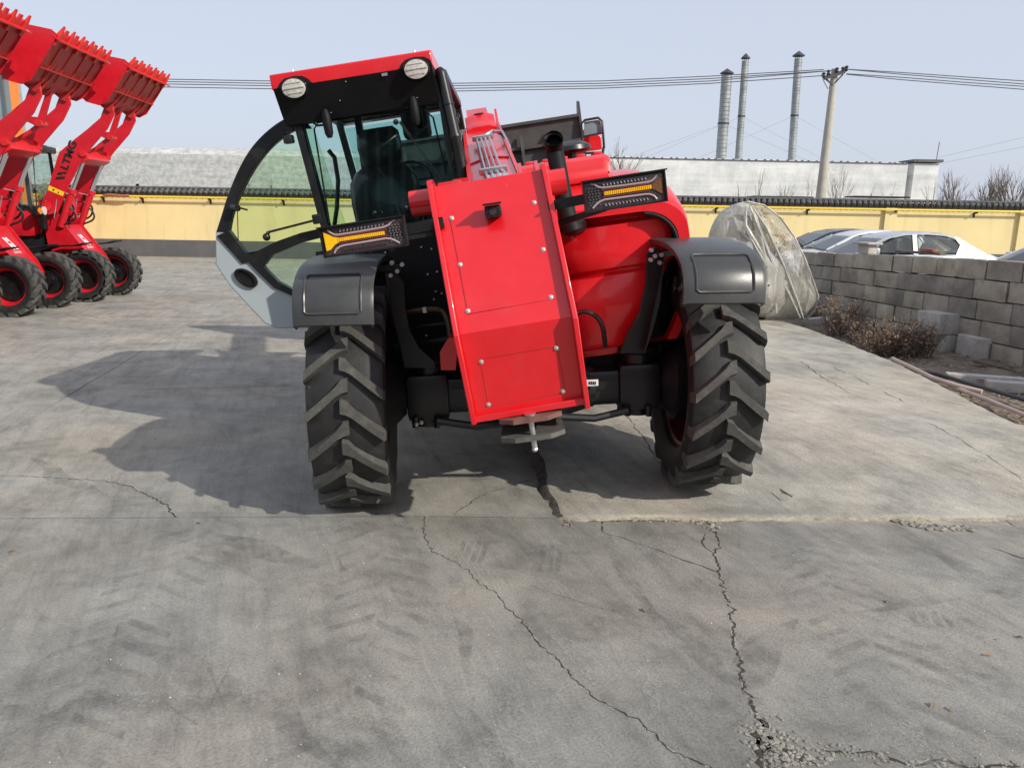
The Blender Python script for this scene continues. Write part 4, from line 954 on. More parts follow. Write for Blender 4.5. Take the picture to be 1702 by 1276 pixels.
# ================================================================ WHEEL LOADERS
def glyph(o, u, v, rnd, s):      # small unreadable white characters: a few strokes each
    out = []
    for k_ in range(3): out.append((o[0]+rnd.uniform(0, .2)*s, o[1]+(.15+.33*k_)*s, .8*s, .12*s))
    for k_ in range(2): out.append((o[0]+(.2+.4*k_)*s, o[1], .12*s, .95*s))
    return out
def loader(label):
    o = thing('wheel_loader', label, 'loader', (0, 0, 0), 'red wheel loaders in a row with raised buckets', local=True)
    bR, bw = .46, .34
    for (x, ys) in ((0, -1), (0, 1), (-2.05, -1), (-2.05, 1)):
        M = Matrix.Translation((x, ys*.60, bR-.01)) @ Matrix.Rotation(PI/2, 4, 'Z')
        make_tyre(o, M, bR, bw, 16, .075, .30, 1, RIMRED, -1 if ys > 0 else -1, chunky=True, hook=False, discmat=BLK) if ys > 0 else make_tyre(o, M, bR, bw, 16, .075, .30, 1, RIMRED, 1, chunky=True, hook=False, discmat=BLK)
    # axle
    mb = MB(); mb.box((0, 0, .44), (.22, .75, .20), b=.04); mb.tube([(0, -.55, .44), (0, .55, .44)], .10, 12); mb.ball((0.02, 0, .44), .19, 14); mb.build('front_axle', BLK, o)
    mb = MB(); mb.tube([(-2.05, -.55, .44), (-2.05, .55, .44)], .10, 12); mb.ball((-2.05, 0, .44), .17, 14); mb.build('rear_axle', BLK, o)
    # front frame tower: sloping front plate and two side cheeks
    side = [(-.60, .55), (-.72, .95), (-.80, 1.72), (-.62, 1.80), (-.42, 1.36), (-.02, .78), (.06, .60), (.02, .46), (-.25, .46)]
    for y in (-.31, .31):
        mb = MB(); mb.prism([(x, y, z) for x, z in side], (0, .03*(1 if y > 0 else -1), 0)); mb.build('frame_cheek', REDL, o)
    mb = MB(); mb.prism([(-.43, -.305, 1.33), (-.05, -.305, .765), (-.08, -.305, .745), (-.46, -.305, 1.31)], (0, .61, 0)); mb.prism([(-.05, -.305, .765), (.03, -.305, .60), (0, -.305, .59), (-.08, -.305, .745)], (0, .61, 0)); mb.build('front_plate', REDL, o)
    mb = MB(); mb.box((-.62, 0, 1.2), (.05, .6, .9)); mb.build('rear_bulkhead', BLKM, o)
    # white emblem on front plate: coordinates (u across, v up the slope)
    U = Vector((0, 1, 0)); V = Vector((-.38, 0, .565)).normalized(); nrm = Vector((.565, 0, .38)).normalized(); o0 = Vector((-.24, 0, 1.048))+nrm*.004
    mb = MB()
    for poly in ([(-.095, .13), (-.045, .13), (-.035, .03), (.005, -.10), (-.02, -.10)], [(-.02, .13), (.03, .13), (.12, -.09), (.04, -.09), (.04, .0), (.05, .06), (.02, .06), (-.02, .07)], [(-.028, .015), (.02, .015), (.02, -.04), (.0, -.06)]):
        mb.add([o0+U*a+V*b for a, b in poly], [tuple(range(len(poly)))])
    rnd = random.Random(2)
    for k_ in range(4):
        for (a, b, ww, hh) in glyph((-.09+.055*k_, -.165), 0, 0, rnd, .045): mb.add([o0+U*(a)+V*b, o0+U*(a+ww)+V*b, o0+U*(a+ww)+V*(b+hh), o0+U*a+V*(b+hh)], [(0, 1, 2, 3)])
    mb.build('white_emblem', WHT, o, smooth=False)
    # lift arms
    arm = [(-.74, 1.62), (-.60, 1.50), (-.44, 1.55), (-.22, 1.98), (.04, 2.42), (.24, 2.66), (.54, 2.98), (.68, 3.22), (.67, 3.40), (.55, 3.40), (.44, 3.16), (.22, 2.98), (-.02, 2.80), (-.30, 2.58), (-.34, 2.50), (-.42, 2.30), (-.56, 1.95)]
    for y in (-.47, .43):
        mb = MB(); mb.prism([(x, y, z) for x, z in arm], (0, .04, 0)); a = mb.build('lift_arm', REDL, o, bevel=.006)
        for (bx0, bz0, br0) in ((-.60, 1.64, .07), (.60, 3.33, .06), (.10, 2.56, .055)): mb = MB(); mb.cyl((bx0, y-.035, bz0), (bx0, y+.075, bz0), br0, 14); mb.build('pivot_boss', REDD, a)
        if y < 0:
            T = text_mb('LTMG', .175); bb = MB(); d_ = Vector((.24, 0, .55)).normalized(); nn = Vector((-.55, 0, .24)).normalized()
            M = Matrix((d_*1.15, nn, Vector((0, -1, 0)))).transposed().to_4x4(); M.translation = (-.20, y-.003, 2.26)
            T.build('lettering', BLKD, a, M, smooth=False)
            mb = MB(); M2 = M.copy(); M2.translation = (-.29, y-.003, 2.05)
            for poly in ([(0, .14), (.05, .14), (.11, 0), (.07, 0)], [(.08, .14), (.12, .14), (.19, .0), (.14, 0), (.14, .05), (.10, .07)]): mb.add([(p, q, 0) for p, q in poly], [tuple(range(len(poly)))], M2)
            mb.build('black_emblem', BLKD, a, smooth=False)
            mb = MB(); mb.add([(-.56, y-.003, 1.93), (-.315, y-.003, 1.83), (-.28, y-.003, 1.90), (-.53, y-.003, 2.01)], [(0, 1, 2, 3)]); mb.build('yellow_decal', YEL, a, smooth=False)
            mb = MB(); mb.add([(-.48, y-.006, 1.925), (-.455, y-.006, 1.915), (-.44, y-.006, 1.94), (-.47, y-.006, 1.955)], [(0, 1, 2, 3)]); mb.add([(-.40, y-.006, 1.89), (-.375, y-.006, 1.875), (-.37, y-.006, 1.89), (-.39, y-.006, 1.91)], [(0, 1, 2, 3)]); mb.build('decal_mark', BLKD, a, smooth=False)
    mb = MB(); mb.box((.03, 0, 2.52), (.20, .86, .22), (0, -.5, 0), b=.01); mb.build('cross_tube', REDD, o)
    # tilt linkage
    mb = MB(); mb.prism([(.62, -.02, 3.34), (.54, -.02, 3.34), (.38, -.02, 2.97), (.20, -.02, 2.98), (.17, -.02, 2.92), (.38, -.02, 2.82), (.45, -.02, 2.88)], (0, .05, 0)); mb.build('bell_crank', REDL, o)
    mb = MB(); mb.bar((.42, .05, 2.88), (.02, .05, 2.64), .06, .05); mb.cyl((.40, -.08, 2.88), (.40, .14, 2.88), .05, 12); mb.build('tilt_link', REDD, o)
    mb = MB(); mb.cyl((-.40, 0, 1.45), (-.42, 0, 1.86), .075, 14); tc = mb.build('tilt_cylinder', REDL, o)
    mb = MB(); mb.cyl((-.42, 0, 1.86), (-.05, 0, 2.60), .032, 10); mb.build('cylinder_rod', CHR, tc)
    for y in (-.36, .36):
        mb = MB(); mb.cyl((-.46, y, 1.30), (-.20, y, 1.92), .06, 14); mb.cyl((-.215, y, 1.88), (-.19, y, 1.95), .075, 14); lc = mb.build('lift_cylinder', REDL, o)
        mb = MB(); mb.cyl((-.20, y, 1.92), (.07, y, 2.50), .03, 10); mb.build('cylinder_rod', CHR, lc)
        mb = MB(); mb.tube(sp([(-.46, y+.1, 1.40), (-.30, y+.12, 1.50), (-.26, y+.10, 1.66), (-.36, y+.02, 1.85), (-.20, y-.02, 1.90)]), .017, 7); mb.tube(sp([(-.40, y-.02, 1.34), (-.22, y, 1.42), (-.20, y, 1.55), (-.34, y-.04, 1.75)]), .017, 7); mb.build('hydraulic_hose', BLK, lc)
        mb = MB(); mb.cyl((-.38, y-.10, 1.90), (-.14, y-.02, 1.85), .012, 6); mb.cyl((-.42, y-.10, 1.80), (-.50, y-.12, 1.45), .010, 6); mb.build('steel_pipe', STL, lc)
    # bucket: floor, back, cheeks, ribs, teeth
    W2 = .83
    prof = [(1.12, 3.97), (.72, 3.42), (.60, 3.36), (.42, 3.40), (.16, 3.66), (-.02, 4.05), (.00, 4.22), (.03, 4.22), (.02, 4.05), (.19, 3.69), (.44, 3.44), (.60, 3.395), (.69, 3.44), (1.09, 3.985)]
    mb = MB(); mb.prism([(x, -W2, z) for x, z in prof], (0, 2*W2, 0)); bk = mb.build('bucket_shell', REDB, o, bevel=.004)
    for y in (-W2-.012, W2-.006):
        mb = MB(); mb.prism([(x, y, z) for x, z in [(1.16, 3.99), (1.08, 4.06), (.62, 4.14), (.10, 4.10), (.0, 3.98), (.13, 3.64), (.40, 3.37), (.60, 3.32), (.74, 3.39)]], (0, .018, 0)); mb.build('bucket_cheek', REDL, bk)
    mb = MB(); mb.bar((1.135, -W2-.02, 3.945), (1.135, W2+.02, 3.945), .16, .018, up=(.55, 0, .75)); mb.build('cutting_edge', REDD, bk)
    for k_ in range(4):
        y = -.55+k_*.37; mb = MB(); mb.bar((.745, y, 3.435), (1.06, y, 3.875), .012, .012); mb.build('floor_rib', REDB, bk)
    mb = MB(); mb.bar((.86, -W2, 3.565), (.86, W2, 3.565), .05, .012, up=(.5, 0, .7)); mb.build('wear_strip', REDB, bk)
    dd = Vector((.60, 0, .80)).normalized()
    for k_ in range(6):
        y = -W2+.05+k_*(2*W2-.1)/5; b = Vector((1.15, y, 3.99)); mb = MB(); mb.loft([[b+dd*t_+Vector((-.8*s_*c2, e*wd_, .6*s_*c2)) for e, c2 in ((-1, -1), (1, -1), (1, 1), (-1, 1))] for t_, wd_, s_ in ((-.15, .035, .030), (-.04, .035, .034), (.05, .022, .024), (.15, .016, .008))]); mb.build('tooth', simple_t, bk)
        if k_ < 5:
            yy = y+(2*W2-.1)/10; c_ = Vector((1.16, yy, 4.0)); mb = MB(); mb.prism([c_+dd*a+Vector((0, e, 0)) for a, e in ((-.10, -.13), (.02, -.14), (.05, -.10), (.01, -.05), (.10, -.03), (.10, .03), (.01, .05), (.05, .10), (.02, .14), (-.10, .13))], (-.02, 0, .015)); mb.build('edge_guard', REDD, bk)
    for y in (-.45, .45):
        mb = MB(); mb.prism([(x, y-.07, z) for x, z in [(.95, 3.66), (.62, 3.28), (.55, 3.30), (.30, 3.52), (.42, 3.46), (.72, 3.44)]], (0, .02, 0)); mb.prism([(x, y+.07, z) for x, z in [(.95, 3.66), (.62, 3.28), (.55, 3.30), (.30, 3.52), (.42, 3.46), (.72, 3.44)]], (0, .02, 0)); mb.box((.60, y, 3.31), (.10, .15, .06), (0, .5, 0)); mb.build('hinge_bracket', REDB, bk)
    mb = MB(); mb.prism([(x, -.10, z) for x, z in [(.75, 3.47), (.55, 3.28), (.45, 3.30), (.40, 3.45)]], (0, .2, 0)); mb.build('centre_bracket', REDB, bk)
    # rear body, cab
    mb = MB(); mb.box((-1.35, 0, .92), (1.1, .80, .50), b=.03); mb.build('rear_frame', BLKM, o)
    mb = MB(); mb.box((-1.28, 0, 1.36), (.86, .98, .50), b=.10); mb.build('cab_base', REDL, o)
    mb = MB(); mb.box((-2.35, 0, 1.32), (1.3, .95, .75), b=.09); mb.build('engine_hood', REDL, o)
    cb = [(-1.72, -.48), (-.88, -.48), (-.88, .48), (-1.72, .48)]
    mb = MB()
    for (x, y) in cb: mb.bar((x, y, 1.56), (x-.04*(1 if x > -1 else -1), y*.93, 2.60), .05, .05)
    mb.bar((-.88, -.48, 1.64), (-.88, .48, 1.64), .06, .05); mb.bar((-1.72, -.48, 1.64), (-1.72, .48, 1.64), .06, .05); mb.bar((-.9, -.48, 1.62), (-1.7, -.48, 1.62), .05, .05)
    mb.bar((-.92, -.20, 1.62), (-.90, -.17, 2.55), .012, .012); mb.build('cab_frame', BLK, o)
    mb = MB(); mb.box((-1.32, 0, 2.66), (1.02, 1.02, .12), b=.04); mb.build('cab_roof', BLK, o)
    mb = MB(); mb.box((-1.32, 0, 2.73), (.8, .8, .03), b=.01); mb.build('roof_plate', REDL, o)
    for nm, pts in (('windscreen', [(-.885, -.45, 1.64), (-.885, .45, 1.64), (-.915, .42, 2.58), (-.915, -.42, 2.58)]), ('side_window', [(-.92, -.475, 1.64), (-1.70, -.475, 1.64), (-1.66, -.445, 2.58), (-.95, -.445, 2.58)]), ('side_window', [(-.92, .475, 1.64), (-1.70, .475, 1.64), (-1.66, .445, 2.58), (-.95, .445, 2.58)]), ('rear_window', [(-1.72, -.45, 1.64), (-1.72, .45, 1.64), (-1.68, .42, 2.58), (-1.68, -.42, 2.58)])):
        mb = MB(); mb.add(pts, [(0, 1, 2, 3)]); mb.build(nm, GLS, o, smooth=False)
    mb = MB(); mb.box((-1.5, 0, 1.80), (.14, .46, .62), b=.05); mb.box((-1.38, 0, 1.62), (.4, .46, .12), b=.04); mb.build('seat', SEAT, o)
    mb = MB(); mb.bar((-.90, -.52, 2.15), (-.86, -.66, 2.25), .02, .02); mb.box((-.84, -.68, 2.28), (.04, .16, .28), b=.02); mb.build('wing_mirror', BLK, o)
    # lamps on side brackets, fenders
    for s in (-1, 1):
        mb = MB(); mb.bar((-.72, s*.33, 1.28), (-.66, s*.44, 1.28), .05, .05); mb.box((-.66, s*.54, 1.40), (.10, .12, .30), b=.02); mb.box((-.68, s*.63, 1.57), (.12, .30, .17), b=.04); lb = mb.build('lamp_bracket', BLK, o)
        mb = MB(); mb.cyl((-.625, s*.565, 1.575), (-.60, s*.565, 1.575), .072, 18); mb.build('headlight', LENS, lb)
        mb = MB(); mb.cyl((-.625, s*.70, 1.57), (-.605, s*.70, 1.57), .055, 14); mb.build('turn_lamp', LAMPO, lb)
        mb = MB(); mb.loft([[(x, s*.42, z), (x, s*.80, z), (x, s*.80, z-.02), (x, s*.42, z-.02)] for x, z in ((.10, 1.04), (-.12, .99), (-.42, .985), (-.62, .92), (-.70, .80))]); mb.build('mudguard', BLKM, o)
    mb = MB()
    for s in (-1, 1): mb.bar((-.75, s*.40, .95), (-.72, s*.40, .60), .04, .04)
    mb.box((-.80, 0, .62), (.3, .55, .22), b=.03); mb.build('articulation_joint', BLK, o)
    return o
simple_t = simple('tooth_red', (0.58, 0.03, 0.02), 0.45, var=0.2)
pl = loader('complete red loader farthest right of the three, its raised bucket lowest in the picture')
c2_ = copy_tree(pl); c3_ = copy_tree(pl)
HD = R_(4)
for o, (x, y), lb in ((pl, (-7.68, 14.4), None), (c2_, (-7.68, 12.28), 'red loader in the middle of the row, its raised bucket between the other two'), (c3_, (-7.68, 10.16), 'nearest red loader, mostly outside the left edge with only bucket end and tyre showing')):
    o.location = (x, y, 0); o.rotation_euler = (0, 0, HD)
    if lb: o['label'] = lb
c2_.rotation_euler = (0, 0, HD+R_(1.2)); c3_.rotation_euler = (0, 0, HD-R_(.8))
pl['label'] = 'red loader farthest right of the three, its raised bucket lowest in the picture'

# ================================================================ TELEHANDLER
RHO = R_(9.3); OR = Vector((0.12, 4.3, 0.66))
CH = Matrix.Translation(OR) @ Matrix.Rotation(-RHO, 4, 'Y')   # chassis frame: leans to the left
CHI = CH.inverted()
def P(px, py, Y): return CHI @ at(px, py, Y)                   # chassis coordinates of a traced point
TH_ = thing('telehandler', 'red telescopic handler seen from behind, leaning left with its cab door open', 'telehandler', (0.12, 4.3, 0))
def ch(mb, name, mat, parent=None, **kw): return mb.build(name, mat, parent or TH_, CH, **kw)

# --- wheels
RW, WW = .615, .385
def wheel(cx, cy, cz, yaw, camber, hub):
    M = Matrix.Translation((cx, cy, cz)) @ Matrix.Rotation(yaw, 4, 'Z') @ Matrix.Rotation(camber, 4, 'Y')
    return make_tyre(TH_, M, RW, WW, 18, .047, .30, 1, simple_r, hub)
simple_r = simple('wine_rim', (0.10, 0.010, 0.018), .35, var=.2)
LW = Vector((-.875, 4.22, .605)); RWc = Vector((1.10, 4.40, .695))
wheel(*LW, R_(6.0), R_(-1.5), -1); wheel(*RWc, R_(2.0), R_(-1.5), 1)
wheel(-1.02, 7.25, .605, R_(3), 0, -1); wheel(1.00, 7.35, .73, R_(3), 0, 1)

# --- axles
def lerp3(a, b, t): return tuple(a[i]+(b[i]-a[i])*t for i in range(3))
a_, b_ = Vector((-.66, 4.26, .60)), Vector((.90, 4.36, .69)); ax_ = (b_-a_).normalized()
mb = MB(); mid = a_.lerp(b_, .5); rot = ax_.to_track_quat('X', 'Z').to_matrix().to_4x4()
mb.box(mid, (1.05, .20, .20), rot, b=.03); mb.tube([a_.lerp(b_, .3), a_.lerp(b_, .42), a_.lerp(b_, .5), a_.lerp(b_, .58), a_.lerp(b_, .72)], [.12, .18, .21, .18, .12], 16)
for t in (.12, .88):
    c_ = a_.lerp(b_, t); mb.box(c_, (.24, .26, .27), rot, b=.04); mb.cyl(c_+Vector((0, 0, -.17)), c_+Vector((0, 0, .18)), .10, 16)
    for sx in (-1, 1): mb.cyl(c_+Vector((sx*.06, -.14, -.16)), c_+Vector((sx*.06, -.14, -.10)), .018, 6)
mb.tube([a_.lerp(b_, .16)+Vector((0, -.16, -.12)), a_.lerp(b_, .3)+Vector((0, -.18, -.16)), a_.lerp(b_, .5)+Vector((0, -.2, -.13))], .022, 8)
mb.tube([a_.lerp(b_, .84)+Vector((0, -.16, -.12)), a_.lerp(b_, .72)+Vector((0, -.18, -.15)), a_.lerp(b_, .5)+Vector((0, -.2, -.11))], .022, 8)
mb.box(a_.lerp(b_, .5)+Vector((0, 0, .02)), (.9, .22, .05), rot); axl = mb.build('rear_axle', BLK, TH_)
for (c_, s, w_) in ((LW, 1, R_(6)), (RWc, -1, R_(2))):
    d = Vector((s*math.cos(w_), s*math.sin(w_), 0)); mb = MB()
    mb.tube([c_+d*.02, c_+d*.10, c_+d*.11, c_+d*.17, c_+d*.18, c_+d*.22, c_+d*.28], [.17, .19, .23, .235, .20, .17, .11], 30); mb.build('brake_drum', BLKM, axl)
mb = MB()
for q in ((700, 702), (692, 705)): p = at(*q, 4.12); mb.ball(p, .014, 8)
mb.build('grease_cap', BOLT, axl)
q = at(985, 636, 4.17); mb = MB(); mb.box(q, (.062, .01, .034), (0, -R_(4), 0)); sk_ = mb.build('rating_plate', WHT, axl)
mb = MB()
for k_ in range(4): mb.box(q+Vector((-.018+.011*k_, -.007, .0)), (.006, .003, .018), (0, -R_(4), 0))
mb.build('plate_mark', BLKD, sk_)
mb = MB(); mb.tube([(-1.02, 7.25, .6), (1.0, 7.35, .73)], .12, 12); mb.build('front_axle', BLK, TH_)

# --- fenders: bent plastic strips over each wheel with an embossed panel
def fender(c_, yaw, tilt, wd, label, xoff):
    M = Matrix.Translation(c_) @ Matrix.Rotation(yaw, 4, 'Z') @ Matrix.Rotation(tilt, 4, 'Y')
    PF = [(-.655, .49), (-.652, .56), (-.635, .625), (-.60, .675), (-.54, .715), (-.46, .745), (-.36, .768), (-.2, .782), (0, .785), (.25, .765), (.42, .72)]
    mb = MB(); rings = []
    for y, z in PF:
        k1, k2 = .985, .955; yi, zi, yl, zl = y*k1, z*k1, y*k2, z*k2
        h = wd/2; rings.append([(-h, yl, zl), (-h-.006, y*.99, z*.99), (-h+.014, y, z), (h-.014, y, z), (h+.006, y*.99, z*.99), (h, yl, zl), (h-.008, yl, zl), (h-.016, yi, zi), (-h+.016, yi, zi), (-h+.008, yl, zl)])
    mb.loft(rings); rings = [[(x+xoff, y, z) for x, y, z in r] for r in rings]
    fb = MB(); fb.loft(rings); f = fb.build('fender', PLAS, TH_, M, angle=40)
    # raised panel: a beaded frame pressed in the rear face
    mb = MB(); pts = []
    def pt(u, t):
        k_ = min(len(PF)-2, int(t)); f = t-k_; y = PF[k_][0]*(1-f)+PF[k_+1][0]*f; z = PF[k_][1]*(1-f)+PF[k_+1][1]*f; return (u+xoff, y*1.002-.001, z*1.002)
    hw = wd*.36
    for u in (-hw*.9, -hw*.5, 0, hw*.5, hw*.9): pts.append(pt(u, .75))
    for a in (.9, 1.4, 2, 2.6, 3.2, 3.8): pts.append(pt(hw, a))
    for u in (hw*.9, hw*.5, 0, -hw*.5, -hw*.9): pts.append(pt(u, 4.0))
    for a in (3.8, 3.2, 2.6, 2, 1.4, .9): pts.append(pt(-hw, a))
    mb.tube(pts, .006, 6, closed=True); mb.build('pressed_rim', PLAS, f, M)
    return f
fender(LW+Vector((0, 0, .0)), R_(3), R_(-2), .365, None, .02)
fender(RWc+Vector((0, 0, .03)), R_(6), R_(-1), .40, None, -.135)
fender(Vector((-1.0, 7.25, .62)), R_(3), 0, .40, None, 0); fender(Vector((1.0, 7.35, .74)), R_(3), 0, .40, None, 0)
# fender brackets (curved black arms)
def traced(pts, Y, th, name, mat, parent=None, **kw):
    mb = MB(); mb.prism([at(x, y, Y) for x, y in pts], (0, th, 0)); return mb.build(name, mat, parent or TH_, None, **kw)
fbL = traced([(640, 452), (656, 448), (672, 470), (674, 510), (681, 548), (697, 578), (724, 602), (722, 612), (672, 612), (664, 575), (652, 530), (646, 490)], 4.12, .03, 'fender_bracket', BLK, bevel=.004)
fbR = traced([(1075, 420), (1090, 410), (1106, 425), (1103, 440), (1098, 500), (1085, 550), (1072, 586), (1030, 588), (1040, 560), (1062, 520), (1073, 470)], 4.22, .03, 'fender_bracket', BLK, bevel=.004)
mb = MB(); a, b = at(1070, 588, 4.22), at(1086, 430, 4.22); mb.prism([at(1106, 425, 4.20), at(1103, 440, 4.20), at(1098, 500, 4.20), at(1085, 550, 4.20), at(1072, 586, 4.20)], (-.02, -.09, 0)); mb.build('bracket_flange', BLK, fbR)
for par, bx in ((fbL, [(651, 437), (660, 451), (649, 458), (668, 440)]), (fbR, [(1083, 416), (1089, 426), (1082, 432), (1100, 424), (1097, 437)])):
    for q in bx:
        mb = MB(); p = at(*q, 4.08 if par is fbL else 4.16); mb.cyl(p, p+Vector((0, .03, 0)), .012, 6); mb.build('bolt', BOLT, par)
mb = MB(); mb.bar(at(630, 446, 4.12), at(668, 445, 4.12), .05, .03); mb.build('fender_arm', BLK, fbL)
mb = MB(); mb.bar(at(1088, 424, 4.24), at(1125, 418, 4.3), .05, .03); mb.build('fender_arm', BLK, fbR)
for t in (.12, .88):
    c_ = a_.lerp(b_, t)+Vector((0, 0, .19)); mb = MB(); mb.cyl(c_, c_+Vector((0, 0, .025)), .12, 18); mb.build('kingpin_plate', BLK, axl)

# --- tail box: sloping red cover plate between two flanges
TL = [Vector((-.335, -.50, 1.145)), Vector((.192, -.50, 1.150))]; CR = [Vector((-.285, -.90, .478)), Vector((.222, -.90, .486))]; BT = [Vector((-.275, -.84, .070)), Vector((.228, -.84, .088))]
mb = MB(); o_ = Vector((0, .03, 0))
mb.add([TL[0], TL[1], CR[1], CR[0], BT[1], BT[0]]+[v+Vector((0, .025, 0)) for v in (TL[0], TL[1], CR[1], CR[0], BT[1], BT[0])],
       [(0, 1, 2, 3), (3, 2, 4, 5), (6, 9, 8, 7), (9, 11, 10, 8), (0, 6, 7, 1), (5, 4, 10, 11), (0, 3, 9, 6), (3, 5, 11, 9), (1, 7, 8, 2), (2, 8, 10, 4)]); tb = ch(mb, 'tail_cover', RED, bevel=.004)
def flange(xs, sg):
    # xs = x at top, crease, bottom of the outer face
    yz = [(-.50, 1.17), (-.535, 1.175), (-.945, .485), (-.885, .055), (-.30, .055), (-.05, .40), (-.05, 1.0), (-.28, 1.165), (-.43, 1.185)]
    def xat(z): return xs[0]+(xs[1]-xs[0])*(1.15-z)/.67 if z > .48 else xs[1]+(xs[2]-xs[1])*(.48-z)/.41
    mb = MB(); mb.prism([(xat(z), y, z) for y, z in yz], (sg*.022, 0, 0)); f = ch(mb, 'side_flange', RED, bevel=.003)
    return f
fL = flange((-.357, -.307, -.297), 1); fR = flange((.212, .243, .250), -1)
for k_, (f, xa, xb, xc) in enumerate(((fL, -.357, -.307, -.297), (fR, .190, .221, .228))):   # rear lip of each flange
    mb = MB(); mb.loft([[(x, y, z), (x+.024, y, z), (x+.024, y+.05, z), (x, y+.05, z)] for x, y, z in ((xa, -.545, 1.155), (xb, -.955, .482), (xc, -.895, .055))]); ch(mb, 'flange_lip', RED, f, bevel=.004)
mb = MB(); mb.loft([[(x, -.875, z0+.03), (x, -.875, z0), (x, -.80, z0), (x, -.80, z0+.03)] for x, z0 in ((-.285, .058), (.235, .073))]); ch(mb, 'bottom_lip', RED, tb, bevel=.003)
def on_plate(x, z, out=0.0):
    if z > .482: f = (1.148-z)/(1.148-.482); y = -.50-.40*f; n_ = Vector((0, -.857, .515))
    else: f = (.482-z)/.40; y = -.90+.06*f; n_ = Vector((0, -1, -.15)).normalized()
    return Vector((x, y, z))+n_*out
def solve_plate(px, py):
    lo, hi = 3.2, 4.0
    for _ in range(40):
        Y = (lo+hi)/2; p = P(px, py, Y)
        if p.y < on_plate(p.x, p.z).y: lo = Y
        else: hi = Y
    p = P(px, py, lo); return p.x, p.z
BOLTS = [(751, 363), (888, 337), (765, 440), (903, 415), (778, 517), (916, 494), (800, 601), (925, 578), (812, 672), (936, 650)]
for (x, y) in BOLTS:
    u, v = solve_plate(x, y); mb = MB(); mb.cyl(on_plate(u, v, 0), on_plate(u, v, .003), .0115, 12); mb.tube([on_plate(u, v, .002), on_plate(u, v, .008), on_plate(u, v, .010)], [.008, .0075, .004], 6); ch(mb, 'bolt', BOLT, tb)
def groove(pts, nm='panel_gap'):
    mb = MB(); Q = [on_plate(*solve_plate(*p), .0012) for p in pts]; mb.tube(Q, .0016, 4, closed=len(pts) > 3); ch(mb, nm, REDB, tb)
groove([(748, 362), (778, 522), (925, 496), (893, 336)][:3]); groove([(798, 597), (926, 575), (940, 652), (812, 676)])
u, v = solve_plate(821, 358); cpos = on_plate(u, v, .035)
mb = MB(); mb.box(cpos+Vector((0, -.01, 0)), (.076, .07, .055), b=.008); mb.box(cpos+Vector((0, -.03, .034)), (.084, .10, .008)); mb.bar(on_plate(u, v, 0)+Vector((0, 0, -.0)), cpos, .03, .03)
cm = ch(mb, 'reversing_camera', BLK)
mb = MB(); mb.cyl(cpos+Vector((0, -.045, 0)), cpos+Vector((0, -.052, 0)), .018, 16)
for k_ in range(8):
    a = k_*PI/4; mb.ball(cpos+Vector((.028*math.cos(a), -.046, .019*math.sin(a))), .004, 6)
ch(mb, 'camera_lens', LDRK, cm)
# pins
for (xa, xb) in ((-.465, -.355), (.212, .305)):
    mb = MB(); mb.cyl((xa, -.40, 1.085), (xb, -.40, 1.085), .062, 20); ch(mb, 'pivot_pin', RED)
mb = MB(); mb.box((-.03, -.15, .25), (.50, .85, .40)); mb.box((-.03, 1.3, .20), (.46, 2.6, .34)); mb.box((-.03, 2.9, .20), (.56, 1.6, .40)); ch(mb, 'chassis_beam', BLKM)
mb = MB(); mb.prism([P(733, 615, 4.0), P(757, 615, 4.0), P(762, 560, 4.0), P(745, 562, 4.0), P(731, 585, 4.0)], (0, .2, 0)); ch(mb, 'chassis_cheek', RED)
# hitch
def hp(x, y, Y): return P(x, y, Y)
hy = 3.50
q = P(882, 692, hy)
mb = MB(); z0 = q.z; x0 = q.x
def plate(zc, hwf, hwb, y0, y1, th): mb.prism([(x0-hwf, y0+.05, zc), (x0-hwf*.55, y0, zc), (x0+hwf*.55, y0, zc), (x0+hwf, y0+.05, zc), (x0+hwb, y1, zc), (x0-hwb, y1, zc)], (0, 0, th))
plate(z0+.005, .145, .14, -.93, -.70, .022); ch(mb, 'hitch_plate', RUST)
mb = MB(); plate(z0-.085, .150, .145, -.92, -.66, .022); ch(mb, 'hitch_plate', DUSTY)
mb = MB(); mb.box((x0, -.60, z0+.02), (.26, .1, .20)); mb.box((x0, -.67, z0-.04), (.24, .02, .09)); ch(mb, 'hitch_block', BLKM)
mb = MB(); mb.cyl((x0, -.88, z0-.13), (x0, -.88, z0+.035), .014, 14); mb.cyl((x0, -.88, z0+.028), (x0, -.88, z0+.036), .028, 14); mb.ball((x0, -.88, z0-.135), .016, 8); ch(mb, 'hitch_pin', STL)

